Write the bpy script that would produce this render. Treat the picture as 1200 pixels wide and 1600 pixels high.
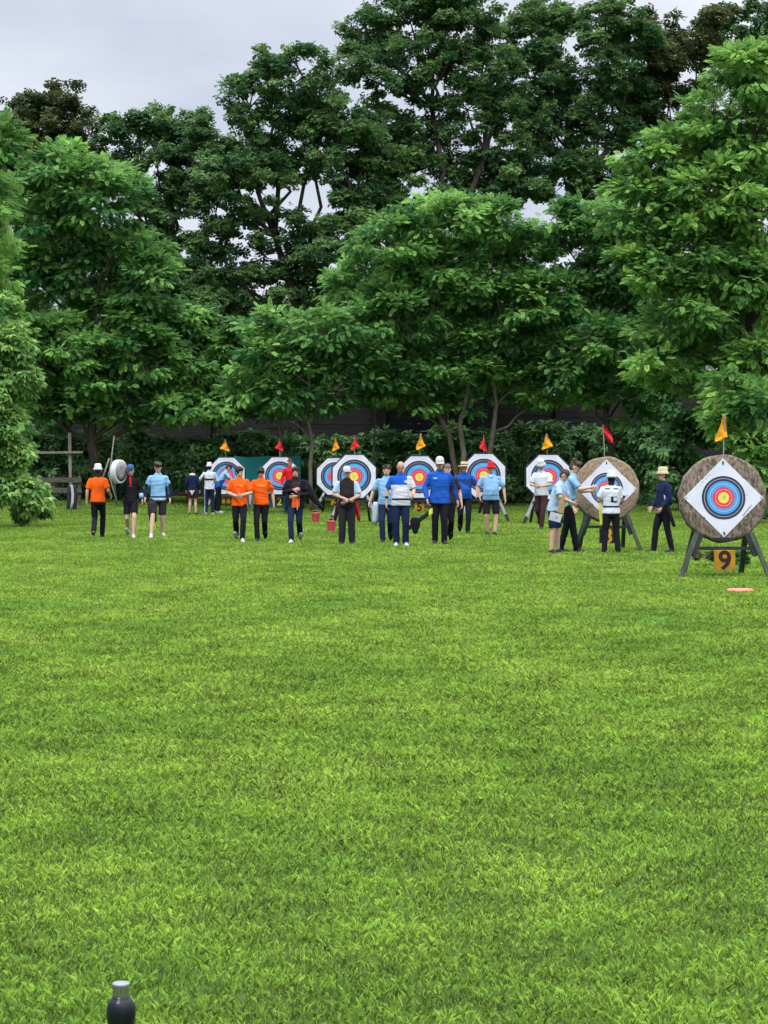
import bpy, bmesh, math, random
import numpy as np
from mathutils import Vector, Matrix, Euler, noise as mnoise

for o in list(bpy.data.objects):
    bpy.data.objects.remove(o)
SC = bpy.context.scene
COL = SC.collection
R = math.radians
rng = np.random.default_rng(7)
random.seed(7)

# ------------------------------------------------------------------ camera
F = 3180.0            # focal length in pixels of a 1200 x 1600 picture
HZ = 735.0            # horizon row
EYE = 1.6
cam = bpy.data.cameras.new('camera')
cam.sensor_fit = 'AUTO'
cam.sensor_width = 36.0
cam.lens = F / 1600 * 36
cam.clip_start = 0.1
cam.clip_end = 3000
camo = bpy.data.objects.new('camera', cam)
COL.objects.link(camo)
camo.location = (0, 0, EYE)
camo.rotation_euler = (R(90) - math.atan((800 - HZ) / F), 0, 0)
SC.camera = camo

# ------------------------------------------------------------------ sky and light
SUN_EL, SUN_AZ = R(60), R(215)     # azimuth clockwise from +Y: behind the camera, to its left
W = bpy.data.worlds.new('World')
SC.world = W
W.use_nodes = True
nt = W.node_tree
nt.nodes.clear()
N, L = nt.nodes, nt.links
out = N.new('ShaderNodeOutputWorld')
bg = N.new('ShaderNodeBackground')
bg.inputs['Strength'].default_value = 0.1
sky = N.new('ShaderNodeTexSky')
sky.sky_type = 'NISHITA'
sky.sun_disc = False
sky.sun_elevation = SUN_EL
sky.sun_rotation = SUN_AZ
tc = N.new('ShaderNodeTexCoord')
sep = N.new('ShaderNodeSeparateXYZ')
L.new(tc.outputs['Generated'], sep.inputs[0])
# overcast: brighter overhead; the unseen upper cloud is raised further to light lawn and leaves
mp = N.new('ShaderNodeMapping')
mp.inputs['Scale'].default_value = (1.5, 1.5, 4.2)
mp.inputs['Location'].default_value = (0.35, 0.2, 0.1)
L.new(tc.outputs['Generated'], mp.inputs[0])
cn = N.new('ShaderNodeTexNoise')
cn.inputs['Scale'].default_value = 1.9
cn.inputs['Detail'].default_value = 6
cn.inputs['Roughness'].default_value = 0.52
L.new(mp.outputs[0], cn.inputs['Vector'])
# brighter towards the right-hand side of the view, where the cloud is thinner
ax = N.new('ShaderNodeMath'); ax.operation = 'MULTIPLY_ADD'
ax.inputs[1].default_value = 0.55; 
L.new(sep.outputs['X'], ax.inputs[0]); L.new(cn.outputs['Fac'], ax.inputs[2])
cr = N.new('ShaderNodeValToRGB')
cr.color_ramp.elements[0].position = 0.30
cr.color_ramp.elements[0].color = (3.95, 4.45, 5.75, 1)
cr.color_ramp.elements[1].position = 0.66
cr.color_ramp.elements[1].color = (7.5, 7.8, 8.4, 1)
L.new(ax.outputs[0], cr.inputs[0])
up = N.new('ShaderNodeMapRange')
up.inputs['From Min'].default_value = 0.24
up.inputs['From Max'].default_value = 1.0
up.inputs['To Min'].default_value = 1.0
up.inputs['To Max'].default_value = 4.9
L.new(sep.outputs['Z'], up.inputs['Value'])
ml = N.new('ShaderNodeVectorMath'); ml.operation = 'SCALE'
L.new(cr.outputs[0], ml.inputs[0]); L.new(up.outputs[0], ml.inputs['Scale'])
mx = N.new('ShaderNodeMixRGB')
mx.inputs[0].default_value = 0.93
L.new(sky.outputs[0], mx.inputs[1]); L.new(ml.outputs[0], mx.inputs[2])
L.new(mx.outputs[0], bg.inputs['Color'])
L.new(bg.outputs[0], out.inputs['Surface'])

sl = bpy.data.lights.new('sun', 'SUN')
sl.energy = 1.8
sl.angle = R(10)
sl.color = (1.0, 0.96, 0.88)
so = bpy.data.objects.new('sun', sl)
COL.objects.link(so)
sd = Vector((math.sin(SUN_AZ) * math.cos(SUN_EL), math.cos(SUN_AZ) * math.cos(SUN_EL), math.sin(SUN_EL)))
so.rotation_euler = sd.to_track_quat('Z', 'Y').to_euler()
so.location = (0, 0, 40)

SC.view_settings.view_transform = 'Standard'
SC.view_settings.look = 'None'
SC.view_settings.exposure = 0.32
SC.view_settings.gamma = 1.0

# ------------------------------------------------------------------ helpers
def sstep(a, b, x):
    t = np.clip((np.asarray(x, float) - a) / (b - a), 0, 1)
    return t * t * (3 - 2 * t)

def gz(x, y):
    """height of the field at x, y"""
    x = np.asarray(x, float); y = np.asarray(y, float)
    z = 0.12 * sstep(44, 62, y) + 0.34 * sstep(64, 80, y) + 0.2 * sstep(63, 74, y) * sstep(-5, -11, x)
    z = z + 0.018 * np.sin(x * 0.9 + 0.5 * np.sin(y * 0.4)) * np.sin(y * 0.55 + 1.0)
    return z

def wx(px, d):
    return (px - 600.0) / F * d

def wz(py, d):
    return EYE + (HZ - py) / F * d

def tag(o, label=None, cat=None, group=None, kind=None):
    if label: o['label'] = label
    if cat: o['category'] = cat
    if group: o['group'] = group
    if kind: o['kind'] = kind
    return o

def empty(name, loc=(0, 0, 0), rz=0.0):
    o = bpy.data.objects.new(name, None)
    o.empty_display_size = 0.2
    o.location = loc
    o.rotation_euler = (0, 0, rz)
    COL.objects.link(o)
    return o

def mesh_np(V, Fs, smooth=False, midx=None):
    """mesh from an (n,3) array and an (m,k) array of faces of one size"""
    me = bpy.data.meshes.new('m')
    V = np.ascontiguousarray(V, dtype=np.float32); Fs = np.ascontiguousarray(Fs, dtype=np.int32)
    k = Fs.shape[1]; m = len(Fs)
    me.vertices.add(len(V)); me.vertices.foreach_set('co', V.ravel())
    me.loops.add(m * k); me.loops.foreach_set('vertex_index', Fs.ravel())
    me.polygons.add(m)
    me.polygons.foreach_set('loop_start', np.arange(0, m * k, k, dtype=np.int32))
    if midx is not None:
        me.polygons.foreach_set('material_index', np.asarray(midx, dtype=np.int32))
    me.polygons.foreach_set('use_smooth', np.full(m, smooth, dtype=bool))
    me.update(calc_edges=True)
    return me

def link(name, me, mats, parent=None):
    o = bpy.data.objects.new(name, me)
    me.name = name
    for m in (mats if isinstance(mats, (list, tuple)) else [mats]):
        me.materials.append(m)
    COL.objects.link(o)
    if parent: o.parent = parent
    return o

class MB:
    """collects closed solids into one mesh"""
    def __init__(s):
        s.v = []; s.f = []; s.m = []
    def add(s, vs, fs, mi=0):
        b = len(s.v)
        s.v += [tuple(v) for v in vs]
        for f in fs:
            s.f.append([i + b for i in f]); s.m.append(mi)
    def rings(s, rings, mi=0, cap=True):
        n = len(rings[0]); vs = [p for r in rings for p in r]; fs = []
        for i in range(len(rings) - 1):
            for j in range(n):
                k = (j + 1) % n
                fs.append((i * n + j, i * n + k, (i + 1) * n + k, (i + 1) * n + j))
        if cap:
            fs.append(tuple(range(n - 1, -1, -1))); b = (len(rings) - 1) * n
            fs.append(tuple(range(b, b + n)))
        s.add(vs, fs, mi)
    def box(s, c, d, M=None, mi=0, bev=0.0):
        x, y, z = d[0] / 2, d[1] / 2, d[2] / 2
        b = min(bev, x * .8, y * .8, z * .8)
        def ring(h, i):
            return [(-x + i, -y + b, h), (-x + b, -y + i, h), (x - b, -y + i, h), (x - i, -y + b, h), (x - i, y - b, h), (x - b, y - i, h), (-x + b, y - i, h), (-x + i, y - b, h)]
        if b > 0:
            rs = [ring(-z, b * .7), ring(-z + b, 0), ring(z - b, 0), ring(z, b * .7)]
        else:
            q = [(-x, -y), (x, -y), (x, y), (-x, y)]
            rs = [[(a, e, h) for a, e in q] for h in (-z, z)]
        c = Vector(c)
        rs = [[(M @ Vector(p) if M else Vector(p)) + c for p in r] for r in rs]
        s.rings(rs, mi)
    def bar(s, p0, p1, w, t, mi=0, up=(0, 1, 0)):
        """rectangular bar from p0 to p1; t is its size along up"""
        p0, p1 = Vector(p0), Vector(p1); d = (p1 - p0).normalized(); u = Vector(up)
        a = d.cross(u).normalized(); u = a.cross(d).normalized()
        q = [(-w / 2, -t / 2), (w / 2, -t / 2), (w / 2, t / 2), (-w / 2, t / 2)]
        s.rings([[p + a * i + u * j for i, j in q] for p in (p0, p1)], mi)
    def tube(s, pts, rad, n=8, mi=0, round_ends=False):
        pts = [Vector(p) for p in pts]
        if not isinstance(rad, (list, tuple)): rad = [rad] * len(pts)
        if round_ends:
            d0 = (pts[0] - pts[1]).normalized(); d1 = (pts[-1] - pts[-2]).normalized(); P = []; Q = []
            for a in (80, 55, 28):
                P.append(pts[0] + d0 * rad[0] * math.sin(R(a))); Q.append(rad[0] * math.cos(R(a)))
            P += pts; Q += list(rad)
            for a in (28, 55, 80):
                P.append(pts[-1] + d1 * rad[-1] * math.sin(R(a))); Q.append(rad[-1] * math.cos(R(a)))
            pts, rad = P, Q
        ref = None; rs = []
        for i, p in enumerate(pts):
            d = (pts[min(i + 1, len(pts) - 1)] - pts[max(i - 1, 0)]).normalized()
            if ref is None:
                ref = Vector((1, 0, 0)) if abs(d.x) < 0.8 else Vector((0, 1, 0))
            a = (ref - d * ref.dot(d)).normalized(); b = d.cross(a); ref = a
            rs.append([p + (a * math.cos(t) + b * math.sin(t)) * rad[i] for t in [2 * math.pi * k / n for k in range(n)]])
        s.rings(rs, mi)
    def ell(s, c, r, M=None, mi=0, n=14, m=9):
        c = Vector(c); rs = []
        for i in range(m):
            a = math.pi * (i + 0.5) / m - math.pi / 2
            ring = []
            for k in range(n):
                t = 2 * math.pi * k / n
                p = Vector((r[0] * math.cos(a) * math.cos(t), r[1] * math.cos(a) * math.sin(t), r[2] * math.sin(a) / math.sin(math.pi / 2 - math.pi / 2 / m)))
                ring.append((M @ p if M else p) + c)
            rs.append(ring)
        s.rings(rs, mi)
    def lathe(s, prof, n=24, M=None, c=(0, 0, 0), sx=1, sy=1, mi=0):
        c = Vector(c); rs = []
        for r_, z_ in prof:
            ring = []
            for k in range(n):
                t = 2 * math.pi * k / n
                p = Vector((r_ * math.cos(t) * sx, r_ * math.sin(t) * sy, z_))
                ring.append((M @ p if M else p) + c)
            rs.append(ring)
        s.rings(rs, mi)
    def mesh(s, smooth=False):
        me = bpy.data.meshes.new('m')
        me.from_pydata(s.v, [], s.f)
        for p, i in zip(me.polygons, s.m):
            p.material_index = i; p.use_smooth = smooth
        me.update()
        return me
    def build(s, name, mats, parent=None, smooth=False):
        return link(name, s.mesh(smooth), mats, parent)

def apply_mods(me, mods):
    """returns the mesh with the modifiers of mods applied"""
    o = bpy.data.objects.new('tmp', me); COL.objects.link(o)
    mods(o)
    dg = bpy.context.evaluated_depsgraph_get()
    r = bpy.data.meshes.new_from_object(o.evaluated_get(dg))
    bpy.data.objects.remove(o); bpy.data.meshes.remove(me)
    return r

def fuse(mb, vox, it=4):
    def mods(o):
        m = o.modifiers.new('r', 'REMESH'); m.mode = 'VOXEL'; m.voxel_size = vox; m.use_smooth_shade = True
        if it:
            q = o.modifiers.new('s', 'SMOOTH'); q.iterations = it; q.factor = 0.5
    return apply_mods(mb.mesh(), mods)

# ------------------------------------------------------------------ materials
MATS = {}
def mat(name, col, rough=0.7, col2=None, scale=8.0, stretch=(1, 1, 1), detail=4.0, bump=0.0, bscale=None, metal=0.0, spec=0.3, contrast=(0.35, 0.65), space='Object'):
    if name in MATS: return MATS[name]
    m = bpy.data.materials.new(name); m.use_nodes = True; t = m.node_tree
    b = t.nodes['Principled BSDF']
    b.inputs['Roughness'].default_value = rough
    b.inputs['Metallic'].default_value = metal
    b.inputs['Specular IOR Level'].default_value = spec
    if col2 is None: col2 = tuple(min(1, c * 0.86) for c in col)
    tcn = t.nodes.new('ShaderNodeTexCoord'); mp = t.nodes.new('ShaderNodeMapping')
    mp.inputs['Scale'].default_value = stretch
    t.links.new(tcn.outputs[space], mp.inputs[0])
    n = t.nodes.new('ShaderNodeTexNoise'); n.inputs['Scale'].default_value = scale; n.inputs['Detail'].default_value = detail
    t.links.new(mp.outputs[0], n.inputs['Vector'])
    r = t.nodes.new('ShaderNodeValToRGB')
    r.color_ramp.elements[0].position = contrast[0]; r.color_ramp.elements[0].color = (*col, 1)
    r.color_ramp.elements[1].position = contrast[1]; r.color_ramp.elements[1].color = (*col2, 1)
    t.links.new(n.outputs['Fac'], r.inputs[0]); t.links.new(r.outputs[0], b.inputs['Base Color'])
    if bump:
        n2 = t.nodes.new('ShaderNodeTexNoise'); n2.inputs['Scale'].default_value = bscale or scale * 2; n2.inputs['Detail'].default_value = 4
        t.links.new(mp.outputs[0], n2.inputs['Vector'])
        bp = t.nodes.new('ShaderNodeBump'); bp.inputs['Strength'].default_value = bump; bp.inputs['Distance'].default_value = 0.02
        t.links.new(n2.outputs['Fac'], bp.inputs['Height']); t.links.new(bp.outputs[0], b.inputs['Normal'])
    MATS[name] = m
    return m

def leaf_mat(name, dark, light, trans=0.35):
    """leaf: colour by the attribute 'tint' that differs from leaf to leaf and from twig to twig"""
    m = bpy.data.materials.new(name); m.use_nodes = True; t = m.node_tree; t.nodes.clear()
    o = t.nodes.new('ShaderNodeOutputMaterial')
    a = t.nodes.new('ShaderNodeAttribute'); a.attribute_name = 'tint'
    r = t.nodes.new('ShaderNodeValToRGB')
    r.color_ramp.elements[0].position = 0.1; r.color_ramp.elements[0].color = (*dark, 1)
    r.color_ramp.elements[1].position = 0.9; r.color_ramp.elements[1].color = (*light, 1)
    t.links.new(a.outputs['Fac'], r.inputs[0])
    p = t.nodes.new('ShaderNodeBsdfPrincipled'); p.inputs['Roughness'].default_value = 0.6; p.inputs['Specular IOR Level'].default_value = 0.12
    tr = t.nodes.new('ShaderNodeBsdfTranslucent')
    hs = t.nodes.new('ShaderNodeHueSaturation'); hs.inputs['Hue'].default_value = 0.485; hs.inputs['Value'].default_value = 1.3
    t.links.new(r.outputs[0], hs.inputs['Color']); t.links.new(hs.outputs[0], tr.inputs[0])
    t.links.new(r.outputs[0], p.inputs['Base Color'])
    x = t.nodes.new('ShaderNodeMixShader'); x.inputs[0].default_value = trans
    t.links.new(p.outputs[0], x.inputs[1]); t.links.new(tr.outputs[0], x.inputs[2]); t.links.new(x.outputs[0], o.inputs[0])
    MATS[name] = m
    return m

# ------------------------------------------------------------------ ground
def ground_material():
    m = bpy.data.materials.new('lawn_soil'); m.use_nodes = True; t = m.node_tree; b = t.nodes['Principled BSDF']
    b.inputs['Roughness'].default_value = 0.9; b.inputs['Specular IOR Level'].default_value = 0.1
    tcn = t.nodes.new('ShaderNodeTexCoord')
    n = t.nodes.new('ShaderNodeTexNoise'); n.inputs['Scale'].default_value = 22; n.inputs['Detail'].default_value = 6
    t.links.new(tcn.outputs['Object'], n.inputs['Vector'])
    r = t.nodes.new('ShaderNodeValToRGB')
    r.color_ramp.elements[0].position = .35; r.color_ramp.elements[0].color = (0.03, 0.06, 0.010, 1)
    r.color_ramp.elements[1].position = .65; r.color_ramp.elements[1].color = (0.06, 0.115, 0.018, 1)
    t.links.new(n.outputs['Fac'], r.inputs[0]); t.links.new(r.outputs[0], b.inputs['Base Color'])
    return m

ys = np.concatenate([np.arange(-20, 90, 1.0), np.linspace(90, 600, 40)])
xs = np.concatenate([np.linspace(-400, -32, 20), np.arange(-30, 31, 1.0), np.linspace(32, 400, 20)])
X, Y = np.meshgrid(xs, ys)
Z = gz(X, Y)
nx, ny = len(xs), len(ys)
idx = np.arange(nx * ny).reshape(ny, nx)
FF = np.stack([idx[:-1, :-1], idx[:-1, 1:], idx[1:, 1:], idx[1:, :-1]], -1).reshape(-1, 4)
g = link('ground', mesh_np(np.stack([X, Y, Z], -1).reshape(-1, 3), FF, True), ground_material())
tag(g, kind='structure')

# ------------------------------------------------------------------ grass
def grass_material():
    m = bpy.data.materials.new('lawn_blades'); m.use_nodes = True; t = m.node_tree; t.nodes.clear()
    o = t.nodes.new('ShaderNodeOutputMaterial')
    a = t.nodes.new('ShaderNodeAttribute'); a.attribute_name = 'tint'
    tcn = t.nodes.new('ShaderNodeTexCoord')
    mp = t.nodes.new('ShaderNodeMapping'); mp.inputs['Scale'].default_value = (0.35, 0.22, 0)
    t.links.new(tcn.outputs['Object'], mp.inputs[0])
    n = t.nodes.new('ShaderNodeTexNoise'); n.inputs['Scale'].default_value = 1.6; n.inputs['Detail'].default_value = 5; n.inputs['Roughness'].default_value = 0.6
    t.links.new(mp.outputs[0], n.inputs['Vector'])
    r = t.nodes.new('ShaderNodeValToRGB'); e = r.color_ramp.elements
    e[0].position = .33; e[0].color = GRASS[0]
    e[1].position = .67; e[1].color = GRASS[2]
    k = e.new(.5); k.color = GRASS[1]
    t.links.new(n.outputs['Fac'], r.inputs[0])
    r2 = t.nodes.new('ShaderNodeMapRange'); r2.inputs['To Min'].default_value = 0.22; r2.inputs['To Max'].default_value = 1.85
    t.links.new(a.outputs['Fac'], r2.inputs[0])
    sc = t.nodes.new('ShaderNodeVectorMath'); sc.operation = 'SCALE'
    t.links.new(r.outputs[0], sc.inputs[0]); t.links.new(r2.outputs[0], sc.inputs['Scale'])
    p = t.nodes.new('ShaderNodeBsdfPrincipled'); p.inputs['Roughness'].default_value = 0.5; p.inputs['Specular IOR Level'].default_value = 0.25
    tr = t.nodes.new('ShaderNodeBsdfTranslucent')
    t.links.new(sc.outputs[0], p.inputs['Base Color']); t.links.new(sc.outputs[0], tr.inputs[0])
    x = t.nodes.new('ShaderNodeMixShader'); x.inputs[0].default_value = 0.3
    t.links.new(p.outputs[0], x.inputs[1]); t.links.new(tr.outputs[0], x.inputs[2]); t.links.new(x.outputs[0], o.inputs[0])
    return m
GRASS = [(0.235, 0.40, 0.064, 1), (0.325, 0.49, 0.075, 1), (0.42, 0.56, 0.10, 1)]

def grass_blades(n):
    # more blades per square metre close by, fewer and broader ones far away
    u = rng.random(n); a, b, k = 4.6, 84.0, 0.42
    y = (a ** k + u * (b ** k - a ** k)) ** (1 / k)
    x = (rng.random(n) - 0.5) * (0.45 * y + 3.6)
    # blades stand in tufts
    tuft = 0.5 + 0.5 * np.sin(x * 5.3 + 2 * np.sin(y * 2.1)) * np.sin(y * 4.7 + 2 * np.sin(x * 1.7))
    s = np.clip(y / 9.0, 0.75, 2.7)
    w = 0.0029 * s * (0.7 + 0.6 * rng.random(n))
    h = (0.015 + 0.022 * rng.random(n) + 0.012 * tuft) * np.clip(s, .9, 1.5)
    az = rng.random(n) * 2 * np.pi
    lean = (0.2 + .65 * rng.random(n)) * h
    dx, dy = np.cos(az), np.sin(az)
    z = gz(x, y) - 0.004
    base = np.stack([x, y, z], 1)
    side = np.stack([-dy, dx, np.zeros(n)], 1) * (w / 2)[:, None]
    mid = base + np.stack([dx * lean * .35, dy * lean * .35, h * .68], 1)
    tip = base + np.stack([dx * lean * 1.1, dy * lean * 1.1, h * (0.75 + .3 * rng.random(n))], 1)
    V = np.stack([base - side * .5, base + side * .5, mid + side, tip, mid - side], 1).reshape(-1, 3)
    i = np.arange(n) * 5
    Q = np.stack([i, i + 1, i + 2, i + 3, i + 4], 1)
    fine = np.sin(x * 61 + 3 * np.sin(y * 37)) * np.sin(y * 53 + 3 * np.sin(x * 29))
    tint = np.clip(0.10 + 0.62 * rng.random(n) ** 1.3 + 0.2 * (tuft - .5) + .20 * fine * np.clip(1.6 - y / 14, .15, 1), 0, 1)
    me = mesh_np(V, Q, False)
    at = me.attributes.new('tint', 'FLOAT', 'FACE'); at.data.foreach_set('value', tint.astype(np.float32))
    return me
go = link('grass', grass_blades(1300000), grass_material())
tag(go, kind='stuff')

# ------------------------------------------------------------------ foliage
def leaf_template(kind):
    """vertices (k,4,3) of the quads of one leaf spray: x along it, y across, z up"""
    q = []
    if kind == 'pinnate':
        n = 4
        for i in range(n):
            u = 0.16 + 0.64 * i / (n - 1)
            l = 0.36 * (1 - 0.35 * abs(i / (n - 1) - .4)); w = 0.115
            dz = -0.20 * u * u
            for sg in (-1, 1):
                d = np.array([0.55, sg * 0.80, -0.18 + .12 * (i % 2)]); d /= np.linalg.norm(d)
                e = np.array([-d[1], d[0], 0.25 * sg]); e /= np.linalg.norm(e)
                b = np.array([u, 0, dz])
                q.append([b, b + d * l * .45 + e * w, b + d * l, b + d * l * .45 - e * w])
        b = np.array([.80, 0, -.14])
        q.append([b, b + [.16, .11, -.03], b + [.36, 0, -.11], b + [.16, -.11, -.03]])
    elif kind == 'round':
        r = np.random.default_rng(3)
        for i in range(6):
            a = 2 * math.pi * i / 6 + r.random(); t = r.uniform(-.5, .5)
            d = np.array([math.cos(a), math.sin(a), t]); d /= np.linalg.norm(d)
            e = np.cross(d, [r.uniform(-.5, .5), r.uniform(-.5, .5), 1]); e /= np.linalg.norm(e)
            b = d * 0.12 + [0.2, 0, 0]
            l, w = r.uniform(.42, .6), r.uniform(.17, .25)
            q.append([b, b + d * l * .55 + e * w, b + d * l + [0, 0, -.08], b + d * l * .55 - e * w])
    elif kind == 'broad':
        r = np.random.default_rng(5)
        for i in range(3):
            a = (i - 1) * 1.2 + r.uniform(-.3, .3)
            d = np.array([math.cos(a), math.sin(a), -.35]); d /= np.linalg.norm(d)
            e = np.cross(d, [0, 0, 1]); e /= np.linalg.norm(e)
            b = d * 0.1
            q.append([b, b + d * .4 + e * .26 + [0, 0, .06], b + d * .9 + [0, 0, -.1], b + d * .4 - e * .26 + [0, 0, .06]])
    return np.array(q)
TEMPL = {k: leaf_template(k) for k in ('pinnate', 'round', 'broad')}

def sprays(C, D, S, kind, tint, upb=0.8):
    """leaf sprays at C pointing along D with size S"""
    n = len(C); T = TEMPL[kind]
    D = D / np.maximum(1e-6, np.linalg.norm(D, axis=1))[:, None]
    upv = np.stack([rng.normal(0, .35, n), rng.normal(0, .35, n), np.full(n, upb)], 1)
    A = np.cross(upv, D); A /= np.maximum(1e-6, np.linalg.norm(A, axis=1))[:, None]
    U = np.cross(D, A)
    P = T[None] * S[:, None, None, None]
    V = C[:, None, None] + P[..., 0:1] * D[:, None, None] + P[..., 1:2] * A[:, None, None] + P[..., 2:3] * U[:, None, None]
    k = len(T)
    ti = np.repeat(tint, k) + rng.normal(0, .06, n * k)
    return V.reshape(-1, 3), np.clip(ti, 0, 1)

def leaves_mesh(VT):
    V = np.concatenate([v for v, _ in VT]); t = np.concatenate([a for _, a in VT])
    me = mesh_np(V, np.arange(len(V)).reshape(-1, 4), False)
    at = me.attributes.new('tint', 'FLOAT', 'FACE'); at.data.foreach_set('value', t.astype(np.float32))
    return me

def lobes_leaves(lobes, kind, size, clump_r, per_clump, nclump, flat, drop, gap=0.0, fill=0.35):
    """lobes: (centre, radii). Returns leaf arrays and the twig ends"""
    VT = []; twigs = []
    for c, r, *den in lobes:
        c = np.array(c); r = np.array(r)
        vol = (r[0] * r[2]) / (clump_r * clump_r)
        n = max(4, int(nclump * vol * (den[0] if den else 1)))
        d = rng.normal(0, 1, (n, 3)); d[:, 2] += 0.25
        d /= np.linalg.norm(d, axis=1)[:, None]
        rad = fill + (1 - fill) * rng.random(n) ** 0.6
        cc = c + d * r * rad[:, None]
        cc = cc[rng.random(n) > gap]
        for p in cc:
            m = int(per_clump * rng.uniform(.6, 1.4))
            o = rng.normal(0, 1, (m, 3)); o /= np.linalg.norm(o, axis=1)[:, None]
            q = rng.random(m) ** .5
            cr = clump_r * rng.uniform(.7, 1.25)
            pos = p + o * q[:, None] * cr * np.array([1, 1, flat])
            outd = (p - c); outd = outd / (np.linalg.norm(outd) + 1e-6)
            dirs = o * np.array([1, 1, .35]) + outd * .7 + np.array([0, 0, -drop]) + rng.normal(0, .38, (m, 3))
            tw = rng.uniform(0, 1)
            # young tips at the outside of a twig are paler than the old leaves within
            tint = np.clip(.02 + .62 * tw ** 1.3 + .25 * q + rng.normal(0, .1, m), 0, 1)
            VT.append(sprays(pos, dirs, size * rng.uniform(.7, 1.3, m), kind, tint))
            twigs.append((tuple(c), tuple(p)))
    return VT, twigs

def wander(a, b, k=4, amp=.12):
    a, b = Vector(a), Vector(b); L_ = (b - a).length; pts = []
    for i in range(k + 1):
        t = i / k; p = a.lerp(b, t)
        if 0 < i < k: p += Vector((random.gauss(0, amp), random.gauss(0, amp), random.gauss(0, amp * .5))) * L_ * .35
        pts.append(p)
    return pts

BARK = mat('bark', (0.035, 0.028, 0.02), .9, (0.075, 0.062, 0.046), 6, (3, 3, .5), bump=.5)
BARK_PALE = mat('bark_pale', (0.10, 0.085, 0.06), .9, (0.19, 0.165, 0.12), 6, (3, 3, .5), bump=.5)

def tree(name, label, cat, d, base_px, lobes_px, leafm, kind='pinnate', size=.42, clump_r=.55, per=26, ncl=1.0, flat=.4, drop=.35,
         gap=0.0, fill=.35, trunk_r=.16, bark=None, forks=None, group=None, trunks=None, depth=1.0, seed=0, crown='crown', twig=True, topfrac=.62, grow=1.0):
    global rng
    rng = np.random.default_rng(100 + seed); random.seed(200 + seed)
    bark = bark or BARK
    bx = wx(base_px, d); by = d; bz = float(gz(bx, by))
    root = empty(name, (bx, by, bz)); tag(root, label, cat, group)
    LB = []
    for (px, py, rx, ry, *den) in lobes_px:
        r = np.array([rx / F * d, (rx * .5 + ry * .5) / F * d * depth, ry / F * d]) * grow
        c = np.array([wx(px, d), d + rng.uniform(-.9, .9) * r[1] * .8, wz(py, d)])
        LB.append((c - np.array([bx, by, bz]), r) if not den else (c - np.array([bx, by, bz]), r, den[0]))
    VT, tw = lobes_leaves(LB, kind, size, clump_r, per, ncl, flat, drop, gap, fill)
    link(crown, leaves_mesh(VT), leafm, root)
    zt = max(c[2] for c, r, *_ in LB); zl = min(c[2] - r[2] for c, r, *_ in LB)
    cx = float(np.mean([c[0] for c, r, *_ in LB])); 
    mb = MB()
    stems = trunks or [(0, cx * .6, topfrac)]
    tops = []
    for (x0, x1, fr) in stems:
        pts = wander((x0, random.uniform(-.3, .3), -.25), (x1, 0, zt * fr), 6, .06)
        rr = [trunk_r * (1.25 if i == 0 else 1 - .55 * i / 6) for i in range(7)]
        mb.tube(pts, rr, 9)
        tops.append(pts)
    for c, r, *_ in LB:
        st = min(tops, key=lambda P: abs(P[-1].x - c[0]))
        # limb leaves the trunk below the lobe it carries
        zz = min(max(c[2] - abs(c[0] - st[-1].x) * .7 - .4, st[2].z), st[-1].z)
        p0 = min(st, key=lambda p: abs(p.z - zz))
        pts = wander(p0, c, 4, .14)
        mb.tube(pts, [trunk_r * k for k in (.42, .34, .26, .18, .1)], 6)
    if twig:
        for i, (a, b) in enumerate(tw):
            if i % 4 == 0:
                mb.tube(wander(a, b, 2, .15), [trunk_r * .13, trunk_r * .09, .012], 4)
    mb.build('trunk', bark, root, True)
    return root

DARKLEAF = leaf_mat('leaf_dark', (0.028, 0.088, 0.034), (0.15, 0.265, 0.080), .3)
OLIVELEAF = leaf_mat('leaf_olive', (0.030, 0.058, 0.020), (0.105, 0.125, 0.040), .25)
MIDLEAF = leaf_mat('leaf_mid', (0.020, 0.085, 0.030), (0.115, 0.27, 0.075), .3)
BRIGHTLEAF = leaf_mat('leaf_bright', (0.022, 0.105, 0.034), (0.27, 0.51, 0.125), .37)
FRESHLEAF = leaf_mat('leaf_fresh', (0.034, 0.130, 0.032), (0.30, 0.53, 0.12), .38)
PALELEAF = leaf_mat('leaf_pale', (0.06, 0.19, 0.045), (0.33, 0.52, 0.155), .32)
IVYLEAF = leaf_mat('leaf_ivy', (0.022, 0.085, 0.026), (0.21, 0.38, 0.14), .24)

BACK = dict(kind='round', size=.27, clump_r=.46, per=36, ncl=3.3, flat=.55, drop=.1, gap=.12, fill=.15, grow=1.24, group='tall dark trees behind the range')
tree('tall_tree', 'tall brownish olive tree at the far left skyline', 'tree', 86, 50,
     [(20, 205, 65, 55), (100, 190, 55, 42), (60, 165, 45, 30), (60, 260, 80, 60), (118, 265, 40, 50), (10, 330, 60, 80), (90, 350, 60, 60)], OLIVELEAF, seed=1, trunk_r=.2, **BACK)
tree('tall_tree', 'thin dark tree with pointed tip right of the olive tree, airy crown', 'tree', 84, 270,
     [(190, 215, 26, 32), (232, 205, 34, 30), (258, 190, 14, 26), (210, 270, 45, 35), (270, 240, 40, 40), (240, 330, 45, 40), (285, 300, 45, 45), (300, 200, 30, 28), (250, 410, 60, 50), (290, 480, 60, 60), (200, 400, 60, 60)], DARKLEAF, seed=2, trunk_r=.17, **BACK)
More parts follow.
